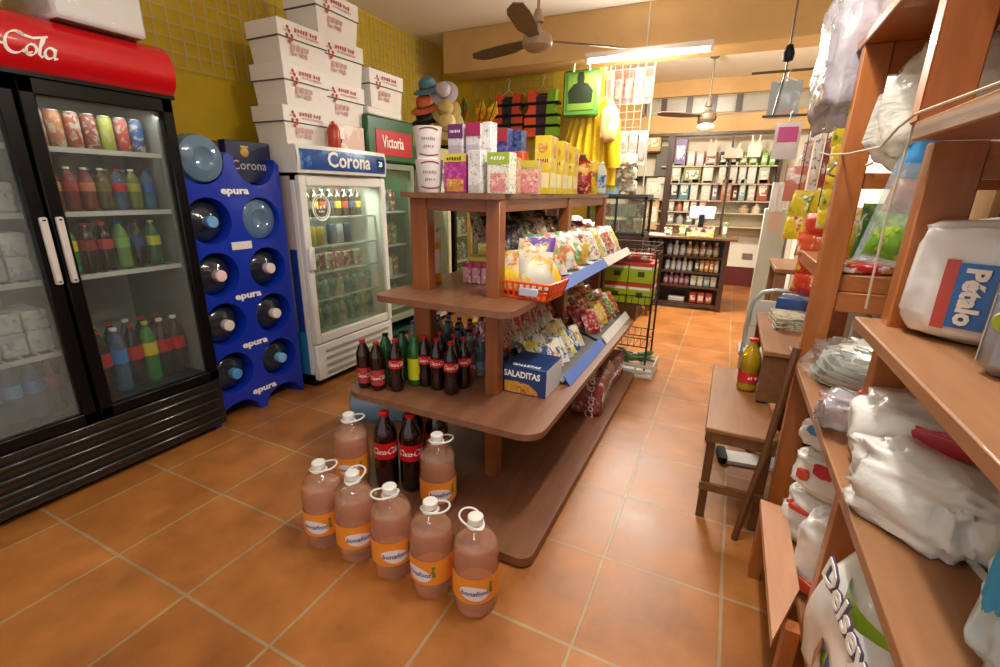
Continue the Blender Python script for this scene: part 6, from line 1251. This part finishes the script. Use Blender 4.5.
# ---- stool, table, stick, oil, cardboard box, newspapers, chair
SW = wood('#5c3a1e', '#7c5230', .45, 'Y'); SWZ = wood('#4f2f18', '#6e4426', .45, 'Z'); SWT = wood('#7a4e2c', '#96663c', .45, 'Y', 6.)
t = thing('wooden_stool', 'low brown wooden stool holding the oil bottle in front of the rack', 'stool', (0, 0, 0))
obj('seat', MB().box((2.44, 1.26, .437), (2.70, 2.1, .457), bev=.004), SWT, t)
for x in (2.455, 2.665):
    for y in (1.29, 2.04): obj('leg', MB().box((x, y, 0), (x + .035, y + .035, .437), bev=.003), SWZ, t)
obj('apron', MB().box((2.45, 1.27, .39), (2.70, 1.29, .437)), SW, t); obj('apron', MB().box((2.45, 1.29, .39), (2.465, 2.08, .437)), SW, t)
obj('stretcher', MB().box((2.45, 1.275, .15), (2.70, 1.295, .185)), SW, t)
t = bottle('oil_bottle', (2.6, 1.79, .457), 'yellow cooking oil bottle with red cap standing on the low stool', 'bottle', .27, .047, clear('#e8d24a', '#d6b82a', .35, .06, 1.4), CAPR, plain('#c4242c', .4), (.18, .38), [(0, 0), (.8, 0), (1, .04), (1, .1), (.94, .14), (.94, .42), (1, .46), (1, .56), (.85, .7), (.55, .82), (.36, .88), (.34, .955)], rz=R(30), liquid=clear('#e0bf20', '#d9b41c', .5, .1, 1.3), wordmark='x')
o = obj('wooden_stick', MB().tube([(2.615, 1.205, .0), (2.665, 1.215, .42), (2.70, 1.235, .86)], .014, 8), SWZ, None); tag(o, 'thin dark wooden stick leaning on the rack post beside the stool', 'stick')
t = thing('side_table', 'taller brown wooden table with a tan top behind the oil bottle', 'table', (0, 0, 0))
obj('table_top', MB().box((2.63, 1.62, .695), (2.9, 2.44, .72), bev=.004), SWT, t)
for x in (2.64, 2.85):
    for y in (1.64, 2.39): obj('leg', MB().box((x, y, .46 if x < 2.7 and y < 2.06 else 0), (x + .04, y + .04, .695), bev=.003), SWZ, t)
obj('front_panel', MB().box((2.635, 1.632, .47), (2.88, 1.645, .69)), SW, t)
t = thing('newspaper_stack', 'stack of folded newspapers on the tan table top', 'newspapers', (2.79, 2.16, .7205), R(4))
for k in range(6): obj('newspaper', MB().box((-.1, -.12, .011 * k), (.1, .12, .011 * k + .0095), bev=.002), printed('#b9b39a', '#6a6a5a', '#a85a4a', scale=30., seed=k), t, rot=(0, 0, R((-3, 2, -1, 3, -2, 1)[k])))
ch = thing('metal_chair', 'pale grey metal tube chair standing behind the tan table', 'chair', (2.78, 2.62, 0)); TUBEM = plain('#a9b2b0', .35, .4)
obj('back_frame', MB().tube([(-.18, 0, .0), (-.18, 0, .6), (-.165, 0, .74), (-.12, .0, .81), (-.05, 0, .83), (.05, 0, .83), (.12, 0, .81), (.165, 0, .74), (.18, 0, .6), (.18, 0, 0)], .013, 10), TUBEM, ch)
obj('seat', MB().box((-.18, -.3, .42), (.18, .02, .45), bev=.015), plain('#c9c9c0', .5), ch)
for x in (-.17, .17): obj('leg', MB().tube([(x, -.28, 0), (x, -.28, .43)], .013, 8), TUBEM, ch)
obj('backrest', MB().box((-.165, -.008, .58), (.165, .008, .76), bev=.006), plain('#c0c0b6', .5), ch)
o = obj('shoe_rack_tray', MB().prism(rrect(-.14, -.06, .16, .06, .03), .0, .02).prism(rrect(-.155, -.07, -.11, .07, .02), .0, .035, 1), [WHITEP, BLACKM], None, (2.68, 1.9, .0), (0, 0, R(8))); tag(o, 'white flat tray with a black end lying on the tiles under the low stool', 'tray')
# ---- pale panel, hanging goods further along the wall
t = thing('display_stand', 'tall pale grey board standing beside the aisle before the counter', 'panel', (2.76, 4.0, 0)); obj('panel_board', MB().box((-.1, -.02, .04), (.09, .03, 1.29), bev=.006), plain('#c4c4b8', .5, var=.08), t); obj('edge_strip', MB().box((.09, -.025, .04), (.105, .035, 1.29)), plain('#8a857a', .5), t); obj('foot', MB().box((-.12, -.15, 0), (.12, .15, .04), bev=.006), plain('#8f9a94', .5), t); obj('top_sticker', MB().box((-.06, -.022, 1.1), (.05, -.02, 1.26)), plain('#d6b8a8', .5), t)
o = obj('storage_cabinet', MB().box((2.95, 3.6, 0), (XR - .001, 4.4, 1.1), bev=.01).box((2.945, 3.66, .06), (2.95, 3.98, 1.04), 1).box((2.945, 4.02, .06), (2.95, 4.34, 1.04), 1), [plain('#b9b4a4', .5), plain('#cfcabb', .5)], None); tag(o, 'pale wall cabinet beyond the hanging snack strips', 'cabinet')
t = thing('chest_freezer', 'white low chest behind the tan table along the wall', 'chest', (3.1, 3.1, 0)); obj('chest_body', MB().box((-.16, -.35, .0), (.25, .35, .78), bev=.02), plain('#d9d6ce', .4), t); obj('lid', MB().box((-.17, -.36, .785), (.25, .36, .84), bev=.015), plain('#cfccc4', .4), t)
HR = plain('#6a6258', .4, .6)
t = thing('hook_rail', 'metal rail with hooks hanging from the ceiling beside the wall', 'rail', (0, 0, 0)); obj('rail', MB().tube([(2.4, 3.2, 2.18), (3.37, 3.2, 2.18)], .008, 8).tube([(2.5, 2.98, 1.88), (3.37, 2.98, 1.88)], .008, 8), HR, t); obj('bracket', MB().tube([(2.6, 3.2, 2.18), (2.6, 3.2, ZC)], .006, 6).tube([(2.56, 2.98, 1.88), (2.6, 3.2, 2.18)], .006, 6), HR, t); obj('knob', MB().lathe([(0, -.05), (.03, -.04), (.035, 0), (.02, .05), (0, .06)], 12), BLACKM, t, loc=(2.6, 3.2, 2.28))
def hung(name, label, p, w, h, th, mats, cat, grp=None, clearm=None, rz=0):
    t = thing(name, label, cat, p, R(rz), grp); obj('pack', MB().pouch(w, h, th, seed=1), mats, t, smooth=70); obj('hook', MB().tube([(0, 0, h - .01), (0, 0, h + .05), (.012, 0, h + .065)], .004, 6), STEEL, t); return t
t = hung('garment_pack', 'pale blue packed garment on a hanger near the ceiling rail', (2.62, 3.19, 1.89), .19, .23, .06, printed('#a9b8bd', '#c9a9a8', '#d0d6d6', scale=8., amt=.4), 'garment pack'); obj('clothes_hanger', MB().tube([(-.06, -.01, .22), (0, -.01, .245), (.06, -.01, .22)], .007, 6), WHITEP, t)
t = hung('sponge_pack', 'white and magenta pack hanging under the blue garment', (2.66, 2.97, 1.62), .15, .22, .045, plain('#dcd8da', .35, var=.05), 'pack'); obj('magenta_panel', MB().box((-.055, -.027, .1), (.055, -.022, .19), bev=.002), plain('#c23a86', .35), t)
hung('toy_pack', 'salmon coloured pack hanging lowest under the magenta pack', (2.76, 3.05, 1.36), .12, .22, .04, printed('#c9776a', '#e0d0c8', scale=10.), 'pack')
for i, (x, z, c) in enumerate(((2.67, 1.28, '#e0dfdc'), (2.72, 1.28, '#d9d9d6'), (2.79, 1.27, '#d2d2d0'))):
    t = thing('candle', f'white tall candle roll, {ORD[i]} from the pale panel, hanging before it', 'candle', (x, 3.35, z), 0, 'white rolls above the pale panel'); obj('wax', MB().lathe([(0, 0), (.02, 0), (.022, .01), (.022, .2), (.018, .205), (0, .205)], 14), plain(c, .4), t); obj('cord', MB().tube([(0, 0, .2), (0, 0, .33)], .002, 5), HR, t)
for i in range(5):
    hung('brush_pack', f'slim red and white pack, {ORD[i]} from the salmon pack', (2.8 + .06 * i, 3.1, 1.42 + .01 * i), .05, .32, .025, printed(('#c9a9a4', '#d6d2d0', '#a83a44', '#cfc6b8', '#b9746a')[i], '#e8e2dc', '#5a2a2a', scale=16.), 'pack', 'slim packs on the wall rail')
# strips of snack bags hanging down the wall side
PALY = [('#e0c41c', '#f0e8c8', '#c23a2c', 'yellow'), ('#dcc62a', '#4a8a3a', '#f0ecd8', 'yellow and green'), ('#e8d03a', '#c9742a', '#f4f0e0', 'bright yellow')]; PALR = [('#c93a24', '#e8a03a', '#efe4d8', 'red orange'), ('#b8301f', '#e8c03a', '#f0e6dc', 'red'), ('#d0542a', '#efe0c8', '#8a1f1c', 'orange red')]; PALO = [('#c98a2c', '#e0b84a', '#7a4a1c', 'amber'), ('#b8742a', '#d9a83a', '#5a3a1c', 'golden brown'), ('#c2661f', '#e0a02a', '#3a2a1c', 'orange')]
def strip(x, y, z0, n, w, h, pals, nm, grp, rz=-40):
    for k in range(n):
        if k == 0: cc = obj('twine', MB().tube([(x, y + .03, z0), (x, y + .03, ZC)], .003, 5), HR); tag(cc, 'thin twine holding the ' + nm, 'twine')
        c = pals[k % len(pals)]; pouch('snack_bag', (x + .008 * (k % 2), y, z0 + k * h * .82), (R(-6), R(random.uniform(-8, 8)), R(rz + random.uniform(-8, 8))), w, h, .045, pr(*c[:3], scale=14.), f'{c[3]} snack bag, {ORD[k]} up on the {nm}', 'snack bag', grp, k)
random.seed(31)
strip(2.88, 2.32, 1.22, 5, .15, .13, PALY, 'yellow hanging strip', 'yellow hanging snack strip')
strip(2.83, 2.38, .86, 4, .16, .13, PALR, 'red strip below the yellow one', 'red hanging snack strip')
strip(2.92, 2.7, 1.75, 6, .1, .11, PALO, 'amber strip near the ceiling', 'amber hanging snack strip')
strip(2.78, 2.95, 1.12, 2, .12, .17, PALY, 'short yellow strip by the pale panel', 'short yellow snack strip')
strip(2.88, 2.95, 1.12, 2, .12, .17, PALY[::-1], 'second short yellow strip', 'second short yellow snack strip')
o = obj('snack_box', MB().box((-.09, -.07, 0), (.09, .07, .12), bev=.004).box((-.092, -.05, .07), (-.09, .05, .11), 1), [plain('#24407a', .4), plain('#e0e0e4', .4)], None, (2.82, 2.36, .7205), (0, 0, R(-20))); tag(o, 'blue and white carton under the red snack strip', 'carton')
o = obj('stool_block', MB().box((-.07, -.3, .92), (.16, .3, .95), bev=.004).box((-.06, -.28, 0), (-.0, -.22, .92)).box((-.06, .22, 0), (.0, .28, .92)).box((.1, -.28, 0), (.15, -.22, .92)), SWT, None, (2.78, 3.02, 0)); o.name = 'narrow_table'; tag(o, 'narrow tan wooden table behind the metal chair', 'table')
# ================================================================ COLOUR MANAGEMENT
vs = SC.view_settings; SC.display_settings.display_device = 'sRGB'
vs.view_transform = 'Standard'; vs.look = 'None'; vs.gamma = 1.; vs.use_curve_mapping = False; vs.exposure = EXPO
SC.cycles.use_denoising = True
SC.cycles.max_bounces = 10; SC.cycles.transparent_max_bounces = 24; SC.cycles.caustics_reflective = False; SC.cycles.caustics_refractive = False
